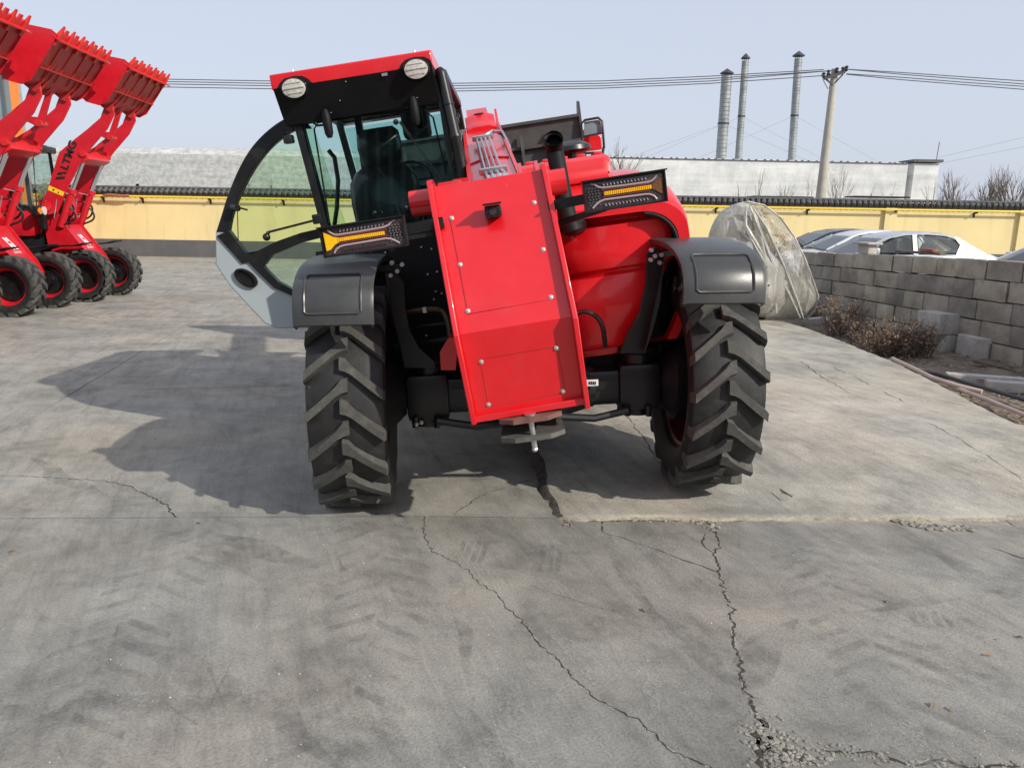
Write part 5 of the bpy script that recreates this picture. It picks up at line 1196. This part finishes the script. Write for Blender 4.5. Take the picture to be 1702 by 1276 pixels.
# --- tail lamps
def tail_lamp(x0, z0, wd, hg, y, mir, lit_end):
    mb = MB(); mb.box((x0+wd/2, y+.03, z0+hg/2), (wd, .06, hg), b=.006); L = ch(mb, 'tail_lamp', LDRK)
    mb = MB(); t_ = .007
    for (c_, d_) in (((x0+wd/2, y-.004, z0+hg-t_/2), (wd, .02, t_)), ((x0+wd/2, y-.004, z0+t_/2), (wd, .02, t_)), ((x0+t_/2, y-.004, z0+hg/2), (t_, .02, hg-2*t_)), ((x0+wd-t_/2, y-.004, z0+hg/2), (t_, .02, hg-2*t_))): mb.box(c_, d_)
    mb.box((x0+wd/2, y-.005, z0+hg+.002), (wd+.012, .05, .006)); ch(mb, 'lamp_bezel', BLK, L)
    def q(u, v, o=.004): return (x0+(u if not mir else 1-u)*wd, y-o, z0+v*hg)
    def strip(pts, r, mat, nm, n=6):
        mb = MB(); mb.tube([q(u, v, .004) for u, v in pts], r, n); ch(mb, nm, mat, L)
    strip([(.10, .90), (.13, .80), (.17, .72), (.22, .70), (.50, .71), (.76, .73), (.82, .78), (.86, .88), (.90, .90)], .0048, LPNK, 'light_guide')
    strip([(.13, .12), (.16, .24), (.21, .31), (.26, .33), (.50, .34), (.76, .35), (.82, .31), (.87, .22), (.91, .13)], .0048, LPNK, 'light_guide')
    strip([(.16, .70), (.22, .63), (.78, .65)], .004, REDS, 'red_strip'); strip([(.20, .40), (.26, .42), (.78, .43)], .004, REDS, 'red_strip')
    mb = MB()
    mb.prism([q(.22 if not mir else .18, .475, .003), q(.755, .48, .003), q(.755, .60, .003), q(.22 if not mir else .18, .595, .003)], (0, -.005, 0))
    if lit_end: mb.prism([q(.045, .22, .003), q(.10, .25, .003), q(.15, .38, .003), q(.22, .475, .003), q(.22, .595, .003), q(.15, .66, .003), q(.10, .76, .003), q(.045, .84, .003)], (0, -.005, 0))  # lens end painted bright amber to look lit; the other lamp's end is painted unlit
    am = ch(mb, 'amber_strip', AMB, L)
    mb = MB()
    for k_ in range(24): u = .20+.0235*k_; mb.cyl(q(u, .49, .009), q(u, .585, .009), .0015, 4)
    ch(mb, 'strip_rib', AMBR, am)
    if not lit_end: mb = MB(); mb.prism([q(.045, .25, .002), q(.12, .38, .002), (q(.17, .47, .002)), q(.17, .60, .002), q(.12, .68, .002), q(.045, .82, .002)], (0, -.003, 0)); ch(mb, 'amber_end', AMBU, L)
    for v0 in (.82, .17):
        mb = MB()
        for k_ in range(13): u = .24+.042*k_; a = q(u, v0-.035, .004); b = q(u+.012, v0+.03, .007); mb.bar(a, b, .008, .004)
        ch(mb, 'reflector_row', LREF if v0 > .5 else LDRK if not mir else LREF, L)
    mb = MB()
    for i in range(4):
        for j in range(7): mb.ball(q(.815+.038*i+.010*(j % 2), .22+.088*j, .003), .0052, 6)
    ch(mb, 'reflector_cluster', CLUS, L)
    return L
tail_lamp(-.852, .893, .387, .134, -.75, False, True); tail_lamp(.352, .918, .370, .137, -.75, True, False)
mb = MB(); mb.bar((-.70, -.66, .955), (-.30, -.62, .975), .035, .05); mb.bar((-.66, -.68, .93), (-.30, -.60, .935), .02, .03); ch(mb, 'lamp_arm', BLK)
mb = MB(); mb.bar((.20, -.60, .975), (.42, -.68, .985), .035, .045); mb.bar((.21, -.55, .885), (.46, -.67, .930), .03, .03); ch(mb, 'lamp_arm', BLK)

# --- engine pod and hood on the right
def ring(y, ztop, xr, rad, zb=.16, xl=.09):
    pts = [(xl, y, zb), (xl, y, ztop-.01)]
    for t in range(0, 9):
        a = PI/2*(1-t/8); pts.append((xr-rad+rad*math.cos(a), y, ztop-.02-rad*.82+rad*.82*math.sin(a)))
    pts += [(xr+.005, y, (ztop+zb)/2+.1), (xr-.01, y, zb+.2), (xr-.12, y, zb)]
    return pts
secs = [(-.02, .945, .960, .20), (-.005, .965, .965, .20), (.04, .995, .970, .21), (.12, 1.04, .970, .22), (.22, 1.09, .970, .24), (.34, 1.125, .970, .26), (.6, 1.16, .970, .26), (1.4, 1.18, .970, .26), (2.3, 1.14, .965, .26), (2.9, 1.02, .95, .26), (3.05, .92, .93, .22)]
rings = [ring(*s_[:4]) for s_ in secs]
# outer shell with thickness, open at the rear: inner rim 3.5 cm inside
mb = MB(); mb.loft(rings, closed=True, caps=False)
inner = [Vector((x if x < .2 else x-.055, y, z-.045 if z > .5 else z)) for x, y, z in rings[0]]
mb.loft([rings[0], inner, [v+Vector((0, .10, 0)) for v in inner]], closed=True, caps=False)
mb.add([Vector(p) for p in rings[-1]], [tuple(range(len(rings[-1])))]); hd = ch(mb, 'engine_hood', RED, angle=30)
mb = MB(); mb.tube([v+Vector((-.012, .012, -.010)) for v in inner[3:-1]], .014, 8); ch(mb, 'arch_seal', BLKM, hd)
# recessed rear panel: stepped sheet
prof = [(.885, .92, .11), (.885, .845, .105), (.885, .825, .045), (.880, .60, .060), (.860, .585, .10), (.850, .565, .10), (.835, .55, .055), (.74, .38, .02), (.62, .22, .02), (.52, .12, .03), (.50, .10, .10)]
mb = MB(); mb.loft([[(.08, y, z), (xr-.04, y, z), (xr-.008, y+.012, z), (xr, y+.05, z)] for xr, z, y in prof], closed=False, caps=False); pn = ch(mb, 'rear_panel', RED, hd, angle=40)
md = pn.modifiers.new('solid', 'SOLIDIFY'); md.thickness = .012; md.offset = 0
mb = MB(); mb.box((.5, .14, .573), (.74, .06, .03)); ch(mb, 'panel_gap', BLKM, hd)
mb = MB(); mb.box((.48, .35, .5), (.78, .3, .72)); mb.box((.40, .9, .12), (.74, 1.6, .34)); ch(mb, 'engine_bay', BLKM)
# lid
mb = MB(); lr = []
for y, zt, i_ in ((.20, 1.15, .03), (.215, 1.20, .012), (.26, 1.225, 0), (1.2, 1.245, 0), (1.3, 1.18, .02)): lr.append([(.10, y, 1.08), (.10, y, zt), (.585-i_, y, zt), (.615-i_, y, zt-.02), (.625-i_, y, 1.08)])
mb.loft(lr); lid = ch(mb, 'hood_lid', RED, angle=30, bevel=.006)
for i_ in range(5): mb = MB(); mb.box((.16+.10*i_, .42, 1.235), (.05, .20, .025), b=.01); ch(mb, 'lid_louvre', RED, lid)
for q_ in ((.33, .19, 1.135), (.60, .20, 1.12)): mb = MB(); mb.ball(q_, .008, 6); ch(mb, 'bolt', BOLT, lid)
# exhaust, precleaner, hoses
mb = MB(); e = [(.315, -.26, .84), (.30, -.26, .92), (.296, -.22, 1.02), (.292, -.16, 1.16), (.288, -.13, 1.24), (.286, -.15, 1.285), (.285, -.19, 1.305)]
mb.tube(e, [.058, .048, .045, .045, .046, .048, .050], 20, cap=False); mb.tube([e[-1], (.285, -.18, 1.295), e[-2]], [.050, .042, .042], 20, cap=False); mb.tube([e[-2], (.286, -.14, 1.27)], [.042, .001], 20, cap=False); ex = ch(mb, 'exhaust_pipe', BLKM)
mb = MB(); mb.tube([(.36, .02, .86), (.32, -.12, .86), (.31, -.22, .89)], [.06, .056, .05], 14); ch(mb, 'exhaust_elbow', BLKM, ex)
mb = MB(); mb.tube([(.42, .55, 1.15), (.42, .55, 1.31)], .035, 12); mb.tube([(.42, .55, 1.27), (.42, .55, 1.285), (.42, .55, 1.31), (.42, .55, 1.335), (.42, .55, 1.345)], [.10, .13, .125, .08, .01], 20); ch(mb, 'air_precleaner', BLK)
mb = MB(); mb.tube(sp([P(958, 521, 4.12), P(975, 518, 4.1), P(992, 527, 4.1), P(1002, 545, 4.1), P(1006, 576, 4.15)]), .013, 8); ch(mb, 'hose', BLK)
mb = MB(); mb.tube(sp([P(672, 522, 4.35), P(690, 517, 4.3), P(720, 514, 4.3), P(735, 518, 4.3), P(744, 535, 4.25), P(748, 560, 4.2)]), .014, 8); ch(mb, 'hose', HOSE)
mb = MB(); q = P(706, 515, 4.26); mb.box(q, (.02, .03, .03)); ch(mb, 'hose_clip', BOLT)

# --- black backing under the cab and in the middle
mb = MB(); mb.box((-.57, .34, .53), (.56, .05, .92)); mb.box((-.36, .1, .70), (.06, .5, .52)); mb.box((-.57, 1.4, .30), (.60, 2.1, .40)); mb.box((-.75, 1.3, .62), (.9, 1.7, .60)); bp = ch(mb, 'under_cab_frame', BLKM)
for q_ in ((700, 411), (717, 414), (711, 456), (726, 452), (724, 485), (734, 488), (721, 498), (640, 420), (708, 558), (716, 590)):
    p = P(*q_, 4.60); mb = MB(); mb.ball((p.x, .31, p.z), .0075, 6); ch(mb, 'rivet', BOLT, bp)
mb = MB(); mb.bar(P(655, 575, 4.35), P(760, 560, 4.35), .03, .02); mb.bar(P(660, 545, 4.4), P(740, 537, 4.4), .012, .012); ch(mb, 'cross_bar', BLK)
# valves and hoses between cab and boom
mb = MB(); rnd = random.Random(6)
for i_ in range(9): mb.box((-.268+rnd.uniform(-.02, .02), .75+rnd.uniform(-.2, .3), 1.22+.05*i_+rnd.uniform(-.02, .02)), (rnd.uniform(.03, .07), .08, rnd.uniform(.02, .05)), b=.004)
for i_ in range(3): x = -.270+.010*i_; mb.tube([(x, .6, 1.1), (x+rnd.uniform(-.02, .02), .62, 1.3), (x+rnd.uniform(-.01, .03), .72, 1.5), (x+.03, 1.1, 1.56)], .009, 6)
ch(mb, 'valve_block', BLK)
mb = MB(); mb.box((-.27, -.22, 1.10), (.12, .20, .14), b=.01); mb.box((-.22, -.10, 1.16), (.08, .1, .05)); ch(mb, 'pivot_bracket', REDD)
for x in (.085, .17): mb = MB(); mb.prism([(x, -.30, 1.10), (x, -.30, 1.16), (x, -.18, 1.215), (x, -.02, 1.215), (x, .05, 1.10)], (.018, 0, 0)); ch(mb, 'pivot_ear', RED)

# --- boom rising forwards
b0, b1_ = Vector((-.033, -.25, 1.07)), Vector((-.14, 2.35, 1.72)); bd = (b1_-b0).normalized(); bn = Vector((1, 0, 0)).cross(bd).normalized(); bx = bd.cross(bn)
MBm = Matrix((bx, bd, bn)).transposed().to_4x4(); MBm.translation = b0; BL = (b1_-b0).length
BT_ = CH @ MBm
def bo(mb, name, mat, parent=None, **kw): return mb.build(name, mat, parent or TH_, BT_, **kw)
mb = MB(); mb.loft([[(-.135, y, -.30), (-.135, y, 0), (.135, y, 0), (.135, y, -.30)] for y in (0, BL)]); bm_ = bo(mb, 'boom', RED, bevel=.006)
for x in (-.150, .132): mb = MB(); mb.prism([(x, -.05, -.32), (x, BL+.05, -.32), (x, BL+.10, .10), (x, BL-.06, .02), (x, -.05, .02)], (.018, 0, 0)); bo(mb, 'boom_side_plate', RED, bm_)
mb = MB(); mb.loft([[(-.12, y, z), (-.06, y, z+.02), (.06, y, z+.02), (.12, y, z), (.12, y, z-.06), (-.12, y, z-.06)] for y, z in ((BL-.30, .012), (BL-.26, .03), (BL-.10, .035), (BL-.05, .07), (BL, .075))]); bo(mb, 'boom_saddle', RED, bm_)
mb = MB(); mb.ball((0, BL-.02, .095), .035, 10, sc=(1.3, 1, .2)); bo(mb, 'saddle_hole', BLKM, bm_)
for yy in (BL*.40,):
    mb = MB(); mb.tube([(-.12, yy-.10, .004), (-.02, yy+.04, .004), (.02, yy+.04, .004), (.12, yy-.06, .004)], .007, 5); bo(mb, 'weld_seam', RED, bm_)
for i_ in range(4):
    x = -.045+.030*i_; mb = MB(); mb.tube([(x+.02+.012*i_, .28, -.02), (x+.005+.004*i_, .36, .035), (x, .42, .045), (x-.005, 1.0, .045), (x-.012, 1.72, .045)], .0085, 8); bo(mb, 'steel_pipe', STL, bm_)
mb = MB(); mb.box((.0, .44, .045), (.16, .045, .035), b=.006); bo(mb, 'pipe_clamp', STL, bm_)
mb = MB(); mb.box((-.012, 1.70, .045), (.15, .05, .035), b=.006); bo(mb, 'pipe_clamp', STL, bm_)
mb = MB()
for i_ in range(4): x = -.045+.030*i_; mb.tube([(x+.01, .36, .03), (x+.022+.012*i_, .30, -.005)], .014, 8)
bo(mb, 'pipe_nut', CHR, bm_)
for i_ in range(3): mb = MB(); mb.tube([(-.0+.015*i_, 1.72, .05), (.06+.01*i_, 1.76, .07), (.13, 1.74, .06-.01*i_), (.155+.004*i_, 1.62, 0), (.16, 1.45, -.08-.03*i_)], .011, 7); bo(mb, 'boom_hose', STL if i_ < 2 else BLK, bm_)
mb = MB(); mb.loft([[(-.10, y, -.27), (-.10, y, -.03), (.10, y, -.03), (.10, y, -.27)] for y in (BL, BL+1.5)]); bo(mb, 'inner_boom', REDD, bm_)

# --- bucket at the far end of the boom
def bk(x, y, Y): return P(x, y, Y)
tr = P(962, 190, 8.55); tl = P(845, 214, 8.55); zt = tr.z; xr = tr.x
xc = -.22; xl = 2*xc-xr; yb = 4.25
mb = MB(); shape = [(yb, zt), (yb+.03, zt-.25), (yb-.02, zt-.52), (yb+.15, zt-.72), (yb+.60, zt-.80), (yb+1.0, zt-.80), (yb+1.0, zt-.78), (yb+.62, zt-.77), (yb+.18, zt-.69), (yb+.02, zt-.50), (yb+.06, zt-.25), (yb+.03, zt)]
mb.prism([(xl, y, z) for y, z in shape], (xr-xl, 0, 0)); bkt = ch(mb, 'bucket', GUN)
for x in (xl-.02, xr-.005): mb = MB(); mb.prism([(x, y, z) for y, z in [(yb-.03, zt+.12), (yb+.05, zt+.14), (yb+.2, zt+.02), (yb+.9, zt-.62), (yb+1.02, zt-.80), (yb+.6, zt-.83), (yb+.12, zt-.75), (yb-.05, zt-.52)]], (.025, 0, 0)); ch(mb, 'bucket_cheek', GUN, bkt)
mb = MB(); mb.box(((xl+xr)/2, yb-.02, zt-.26), (xr-xl, .06, .03)); mb.box(((xl+xr)/2, yb-.01, zt-.01), (xr-xl, .05, .03)); ch(mb, 'bucket_rail', GUN, bkt)
for x in (xl+.25, xc-.35, xc+.42, xr-.35): mb = MB(); mb.prism([(x, yb-.02, zt-.12), (x, yb-.16, zt-.30), (x, yb-.16, zt-.62), (x, yb-.0, zt-.62)], (.03, 0, 0)); ch(mb, 'bucket_bracket', GUN, bkt)
mb = MB(); mb.box((xc, yb-.15, zt-.62), (1.3, .12, .30), b=.02); mb.box((xc, yb-.25, zt-.45), (.5, .2, .5), b=.02); ch(mb, 'quick_coupler', GUN, bkt)

# --- front right mirror
A4 = [P(x, y, 6.6) for x, y in ((966, 206), (972, 200), (994, 196), (1001, 201), (1004, 246), (1000, 253), (974, 255), (969, 249))]
mb = MB(); mb.tube(A4, .011, 6, closed=True); mb.bar(P(967, 228, 6.6), P(1003, 221, 6.6), .014, .014); mg = ch(mb, 'mirror_guard', BLK)
mb = MB(); mb.tube([P(1003, 246, 6.6), P(1000, 268, 6.5), P(985, 300, 6.4)], .012, 6); ch(mb, 'mirror_arm', BLK, mg)
mb = MB(); mb.prism([P(971, 203, 6.62), P(998, 199, 6.62), P(1001, 223, 6.62), P(971, 229, 6.62)], (0, .01, 0)); ch(mb, 'mirror_glass', GLSB, mg)
mb = MB(); mb.prism([P(967, 216, 6.70), P(978, 214, 6.7), P(1000, 226, 6.70), P(1001, 248, 6.70), P(972, 252, 6.70)], (0, .08, 0)); ch(mb, 'mirror_back', RED, mg, bevel=.01)

# --- cab
CX0, CX1, CY0, CY1 = -1.20, -.285, .70, 2.25
ZB, ZT = .93, 1.86
mb = MB(); Lt, Lb = P(496, 196, 5.0), P(550, 378, 5.0)
def post(a, b, w0=.055, w1=.05): mb.bar(a, b, w0, w1, up=(0, 1, 0))
post((CX0-.02, CY0, ZT), (CX0+.045, CY0, ZB), .055, .07); post((CX1-.0, CY0, ZT), (CX1+.03, CY0, ZB), .05, .07)
post((CX0-.02, CY1-.25, ZT), (CX0+.02, CY1, ZB), .05, .05); post((CX1, CY1-.25, ZT), (CX1+.02, CY1, ZB), .05, .05)
mb.bar((CX0, CY1-.25, ZT+.0), (CX1, CY1-.25, ZT+.0), .04, .03); mb.bar((CX0, CY1, ZB+.05), (CX1, CY1, ZB+.05), .06, .05)
mb.bar((CX0, CY0, ZB+.0), (CX1, CY0, ZB+.0), .06, .08); mb.bar((CX0, CY0, ZT), (CX0, CY1-.25, ZT), .06, .05); mb.bar((CX1, CY0, ZT), (CX1, CY1-.25, ZT), .06, .05)
mb.bar((CX0+.2, 1.62, ZT), (CX0+.16, 1.62, ZB-.1), .05, .06, up=(0, 1, 0))
cf = ch(mb, 'cab_frame', BLK, bevel=.006)
mb = MB(); mb.box(((CX0+CX1)/2, (CY0+CY1)/2, ZB-.26), (CX1-CX0, CY1-CY0, .5)); mb.box(((CX0+CX1)/2+.02, CY0+.03, ZB-.10), (.90, .06, .34)); ch(mb, 'cab_floor', BLKM)
mb = MB(); mb.box((CX1-.012, (CY0+CY1)/2, ZB+.12), (.02, CY1-CY0-.1, .30)); mb.box(((CX0+CX1)/2, CY1-.02, ZB+.10), (CX1-CX0, .03, .22)); ch(mb, 'cab_side_panel', BLKM)
mb = MB(); mb.box(((CX0+CX1)/2, (CY0+CY1)/2-.05, ZT+.008), (CX1-CX0+.02, 1.2, .02)); mb.box((-.60, CY1-.50, ZT-.12), (.20, .2, .22), b=.03); ch(mb, 'roof_lining', BLKM)
# roof shell with rear overhang and slanted black visor
x0, x1 = -1.285, -.318
mb = MB(); mb.loft([[(x0, y, zb), (x0, y, zt), (x1, y, zt), (x1, y, zb)] for y, zb, zt in ((.515, 1.882, 1.968), (.60, 1.882, 1.985), (2.15, 1.87, 1.985), (2.30, 1.87, 1.94))]); rf = ch(mb, 'cab_roof', RED, bevel=.008)
def vy(z): return .50+max(0, (1.885-z))*.62
vl, vr = x0+.012, x1-.006
mb = MB(); mb.loft([[(xa, vy(z), z) for z in (1.885, 1.80, 1.74, 1.69)]+[(xa, .76, 1.70), (xa, .76, 1.885)] for xa in (vl+.0, vr)])
vs_ = ch(mb, 'roof_visor', BLKM, rf, angle=60)
LC = [P(489.5, 149.5, 4.79), P(691.5, 112.5, 4.79)]
for p in LC:
    zc = 1.868; n_ = 28
    mb = MB(); dome = [(p.x+.125, 1.880), (p.x+.100, 1.895), (p.x+.085, 1.915), (p.x+.055, 1.935), (p.x, 1.942), (p.x-.055, 1.935), (p.x-.085, 1.915), (p.x-.100, 1.895), (p.x-.125, 1.880)]
    dome = [(min(max(a, x0+.004), x1-.004), b) for a, b in dome]
    mb.prism([(a, .512, b) for a, b in dome], (0, .03, 0)); ch(mb, 'lamp_recess', BLKM, rf)
    def rg(k1, dy): return [(p.x+.078*k1*math.cos(2*PI*i_/n_), .470+(zc+.057-(zc+.057*k1*math.sin(2*PI*i_/n_)))*.30+dy, zc+.057*k1*math.sin(2*PI*i_/n_)) for i_ in range(n_)]
    mb = MB(); mb.loft([rg(1.0, .085), rg(1.0, -.002), rg(.94, -.010), rg(.90, -.004)]); wl = ch(mb, 'work_lamp', BLK, rf)
    mb = MB(); mb.loft([rg(.90, .0), rg(.89, -.008), rg(.6, -.012), rg(.1, -.013)]); ln = ch(mb, 'lamp_lens', LENS, wl)
    mb = MB(); yy = .470+.057*.30; mb.bar((p.x-.062, yy-.014, zc), (p.x+.062, yy-.014, zc), .007, .003)
    for k_ in (-1, 1): mb.bar((p.x-.045, yy-.013-k_*.008, zc+k_*.027), (p.x+.045, yy-.013-k_*.008, zc+k_*.027), .004, .003)
    ch(mb, 'lens_rib', LPNK, ln)
p = P(639, 124, 4.80); mb = MB(); mb.box((p.x, vy(p.z)-.006, p.z), (.034, .004, .016)); ch(mb, 'sticker', STL, rf)
for q_ in ((483, 125), (687, 86)): p = P(*q_, 4.85); mb = MB(); mb.cyl((p.x, .62, 1.98), (p.x, .62, 2.0), .006, 6); ch(mb, 'roof_bolt', BOLT, rf)
mb = MB(); mb.bar(P(725, 126, 4.95), P(742, 155, 4.98), .02, .02); ch(mb, 'roof_stay', BLK, rf)
for q_ in [(535, 187), (540, 186), (546, 185), (679, 162), (685, 161), (691, 160), (576, 137), (563, 166)]: p = P(*q_, 4.83); mb = MB(); mb.ball((p.x, vy(p.z)-.004, p.z), .004, 6); ch(mb, 'rivet', BOLT, vs_)
# glass panes
mb = MB(); mb.prism([(CX0+.005, CY0-.035, ZT-.06), (CX1-.02, CY0-.035, ZT-.06), (CX1+.0, CY0-.035, ZB+.04), (CX0+.065, CY0-.035, ZB+.04)], (0, .006, 0)); rg_ = ch(mb, 'rear_window', GLS)
mb = MB(); mb.prism([(CX0+.02, CY1-.25, ZT-.05), (CX1-.02, CY1-.25, ZT-.05), (CX1-.0, CY1+.0, ZB+.22), (CX0+.04, CY1+.0, ZB+.22)], (0, .006, 0)); ch(mb, 'windscreen', GLS)
mb = MB(); mb.prism([(CX1-.005, CY0+.06, ZT-.05), (CX1-.005, CY1-.30, ZT-.05), (CX1+.012, CY1-.04, ZB+.28), (CX1+.012, CY0+.06, ZB+.28)], (.005, 0, 0)); ch(mb, 'side_window', GLS)
mb = MB(); A5 = [P(x, y, 4.96) for x, y in ((548, 372), (522, 215), (528, 204), (603, 192), (705, 182), (720, 196), (742, 290))]; mb.tube(A5, .006, 5); ch(mb, 'window_seal', BLKM, rg_)
# wiper, grab handles, knobs
mb = MB(); a, b = P(665, 203, 4.90), P(735, 300, 4.90); mb.bar(a, b, .010, .010); mb.bar(a, a.lerp(b, .25), .022, .016); mb.ball(P(658, 203, 4.92), .018, 8); ch(mb, 'wiper', BLK, rg_)
for q_ in ((544, 205), (689, 184)):
    p = P(*q_, 4.88); mb = MB(); mb.tube([p+Vector((0, 0, .08)), p+Vector((0, 0, .05)), p, p-Vector((0, 0, .06)), p-Vector((0, 0, .085))], [.016, .027, .029, .026, .015], 12); ch(mb, 'work_light', BLKM)
mb = MB(); mb.tube([P(515, 200, 4.93), P(527, 209, 4.93), P(548, 207, 4.93)], .008, 6); ch(mb, 'lamp_cable', BLK)
mb = MB(); mb.tube([P(546, 250, 5.6), P(556, 262, 5.6), P(562, 300, 5.6), P(560, 345, 5.6), P(555, 380, 5.6)], .016, 8); ch(mb, 'grab_rail', BLK)
for q_ in ((623, 354), (675, 345)): mb = MB(); mb.ball(P(*q_, 4.86), .014, 8); ch(mb, 'window_knob', BLK, rg_)
# seat
hc = P(630, 243, 5.45); bc = P(638, 305, 5.45); sx = bc.x
SR = ((-1, -.5), (-.85, -1), (0, -1.1), (.85, -1), (1, -.5), (1, .5), (.85, 1), (0, .9), (-.85, 1), (-1, .5))
mb = MB(); mb.loft([[(bc.x+wd/2*c_, bc.y+e_*d_/2+.10*(z-1), z) for c_, e_ in SR] for z, d_, wd in [(.95, .13, .34), (1.02, .16, .46), (1.2, .17, .48), (1.33, .15, .46), (1.40, .12, .36), (1.43, .06, .26)]]); st_ = ch(mb, 'seat', SEAT, angle=60)
mb = MB(); mb.loft([[(hc.x+wd/2*c_, hc.y+.03+e_*d_/2, hc.z+z) for c_, e_ in SR] for z, d_, wd in [(-.13, .06, .18), (-.11, .11, .27), (0, .12, .30), (.09, .11, .28), (.12, .05, .22)]]); ch(mb, 'headrest', SEAT, st_, angle=60)
mb = MB(); mb.box((sx, 1.35, 1.00), (.5, .5, .14), b=.05); ch(mb, 'seat_cushion', SEAT, st_)
mb = MB(); mb.box((sx+.36, 1.4, 1.10), (.16, .8, .3), b=.03); mb.box((-.55, 2.0, 1.2), (.5, .12, .22), b=.05); mb.cyl((-.72, 1.95, 1.1), (-.72, 1.75, 1.32), .03, 10); ch(mb, 'side_console', BLKM)
mb = MB(); cc = Vector((-.72, 1.74, 1.33)); ring_ = [cc+Vector((.17*math.cos(a*PI/12), .09*math.sin(a*PI/12), .145*math.sin(a*PI/12))) for a in range(24)]; mb.tube(ring_, .013, 6, closed=True); mb.bar(ring_[0], ring_[12], .02, .012); ch(mb, 'steering_wheel', BLK)
# big black stack beside the cab
mb = MB(); a, b = P(733, 122, 4.92), P(770, 288, 4.92)
mb.tube([a+Vector((-.012, 0, .03)), a+Vector((-.006, 0, .012)), a, a.lerp(b, .6), a.lerp(b, .62), a.lerp(b, .64), a.lerp(b, .66), b, b-Vector((0, 0, .25))], [.02, .030, .034, .034, .040, .040, .034, .038, .038], 18); mb.tube([a.lerp(b, .30), a.lerp(b, .315)], .039, 18); ch(mb, 'air_duct', BLK)
mb = MB(); a2, b2_ = P(727, 130, 4.93), P(752, 290, 4.93); mb.bar(a2, b2_, .018, .03); ch(mb, 'cab_post', BLK)

# --- open door, swung back beside the cab
DY = 5.06
out = [(497, 190), (470, 199), (440, 221), (415, 249), (395, 284), (378, 325), (367, 360), (359, 385)]
inn = [(516, 213), (490, 216), (462, 234), (438, 258), (416, 290), (398, 325), (386, 356), (380, 385)]
def dpt(x, y, yy=DY): return P(x, y, yy)
def band(A, B, Y, th, name, mat, parent=None, closed=False, **kw):
    mb = MB(); rings = []
    for (a, b) in zip(A, B):
        p, q = P(*a, Y), P(*b, Y); rings.append([p, q, q+Vector((0, th, 0)), p+Vector((0, th, 0))])
    mb.loft(rings, caps=not closed)
    if closed:
        k_ = len(rings)-1; n0 = len(mb.v)
    return ch(mb, name, mat, parent, **kw)
mb = MB(); poly = [(358, 383), (381, 385), (408, 422), (440, 460), (470, 482), (497, 492), (560, 500), (560, 545), (460, 546), (440, 538), (410, 506), (380, 473), (358, 440)]
mb.prism([P(x, y, DY) for x, y in poly], (0, .035, 0)); door = ch(mb, 'door', DGREY, bevel=.008)
def crs(T, n=5):
    o_ = []
    for i in range(len(T)-1):
        a, b, c2, d2 = T[max(i-1, 0)], T[i], T[i+1], T[min(i+2, len(T)-1)]
        for k_ in range(n):
            t = k_/n; o_.append(tuple(.5*(2*b[q]+(c2[q]-a[q])*t+(2*a[q]-5*b[q]+4*c2[q]-d2[q])*t*t+(3*b[q]-a[q]-3*c2[q]+d2[q])*t**3) for q in (0, 1)))
    return o_+[T[-1]]
out, inn = crs(out), crs(inn)
band(out, inn, DY-.01, .055, 'door_frame', BLK, door, bevel=.006)
# lower frame: sill between upper glass and quarter glass
band([(380, 383), (408, 420), (428, 417), (460, 401), (500, 387), (535, 379), (575, 372)], [(360, 392), (402, 438), (425, 433), (462, 420), (502, 403), (537, 394), (577, 388)], DY-.012, .055, 'door_frame', BLK, door)
band([(402, 425), (428, 452), (455, 478), (497, 497), (560, 505)], [(428, 428), (442, 448), (462, 468), (497, 487), (560, 493)], DY-.014, .055, 'door_frame', BLK, door)
band([(425, 433), (428, 445), (440, 440)], [(433, 425), (438, 428), (452, 424)], DY-.011, .05, 'door_frame', BLK, door)
mb = MB(); mb.prism([P(x, y, DY+.01) for x, y in ((520, 208), (490, 212), (462, 230), (436, 255), (414, 288), (396, 323), (384, 356), (378, 385), (408, 424), (428, 420), (460, 406), (500, 390), (577, 380))], (0, .006, 0)); ch(mb, 'door_glass', GLSD, door)
mb = MB(); mb.prism([P(x, y, DY+.01) for x, y in ((430, 432), (462, 415), (502, 399), (577, 385), (577, 500), (497, 492), (455, 472))], (0, .006, 0)); ch(mb, 'door_glass', GLSD, door)
c_ = P(409, 462, DY-.01); mb = MB(); n_ = 22; ax = Vector((.058, 0, -.052)); bx_ = Vector((.030, 0, .036))
rr = lambda k1, dy: [c_+ax*k1*math.cos(2*PI*i_/n_)+bx_*k1*math.sin(2*PI*i_/n_)+Vector((0, dy, 0)) for i_ in range(n_)]
mb.loft([rr(1.05, .01), rr(1.05, -.012), rr(.85, -.014), rr(.72, .0), rr(.1, .004)]); ch(mb, 'door_handle', BLKM, door)
mb = MB(); mb.box(P(480, 232, DY-.05), (.06, .06, .05), b=.01); mb.tube([P(476, 222, DY-.03), P(486, 217, DY-.03), P(500, 214, DY-.03)], .006, 6); ch(mb, 'door_latch', BLK, door)
mb = MB(); mb.cyl(P(387, 344, DY-.03), P(395, 346, DY-.07), .022, 12); mb.bar(P(393, 344, DY-.06), P(411, 349, DY-.07), .012, .010); ch(mb, 'door_lock', BLK, door)
mb = MB(); a, b = P(446, 386, 4.98), P(528, 365, 4.98); mb.bar(a, b, .014, .014); mb.ball(P(443, 394, 4.97), .025, 12); mb.cyl(a, P(443, 392, 4.97), .012, 8); mb.box(P(528, 364, 4.98), (.06, .05, .06), b=.008); ch(mb, 'door_stay', BLK, door)
mb = MB(); mb.cyl(P(394, 335, DY+.03), P(396, 400, DY+.03), .003, 4); ch(mb, 'gas_strut', STL, door)
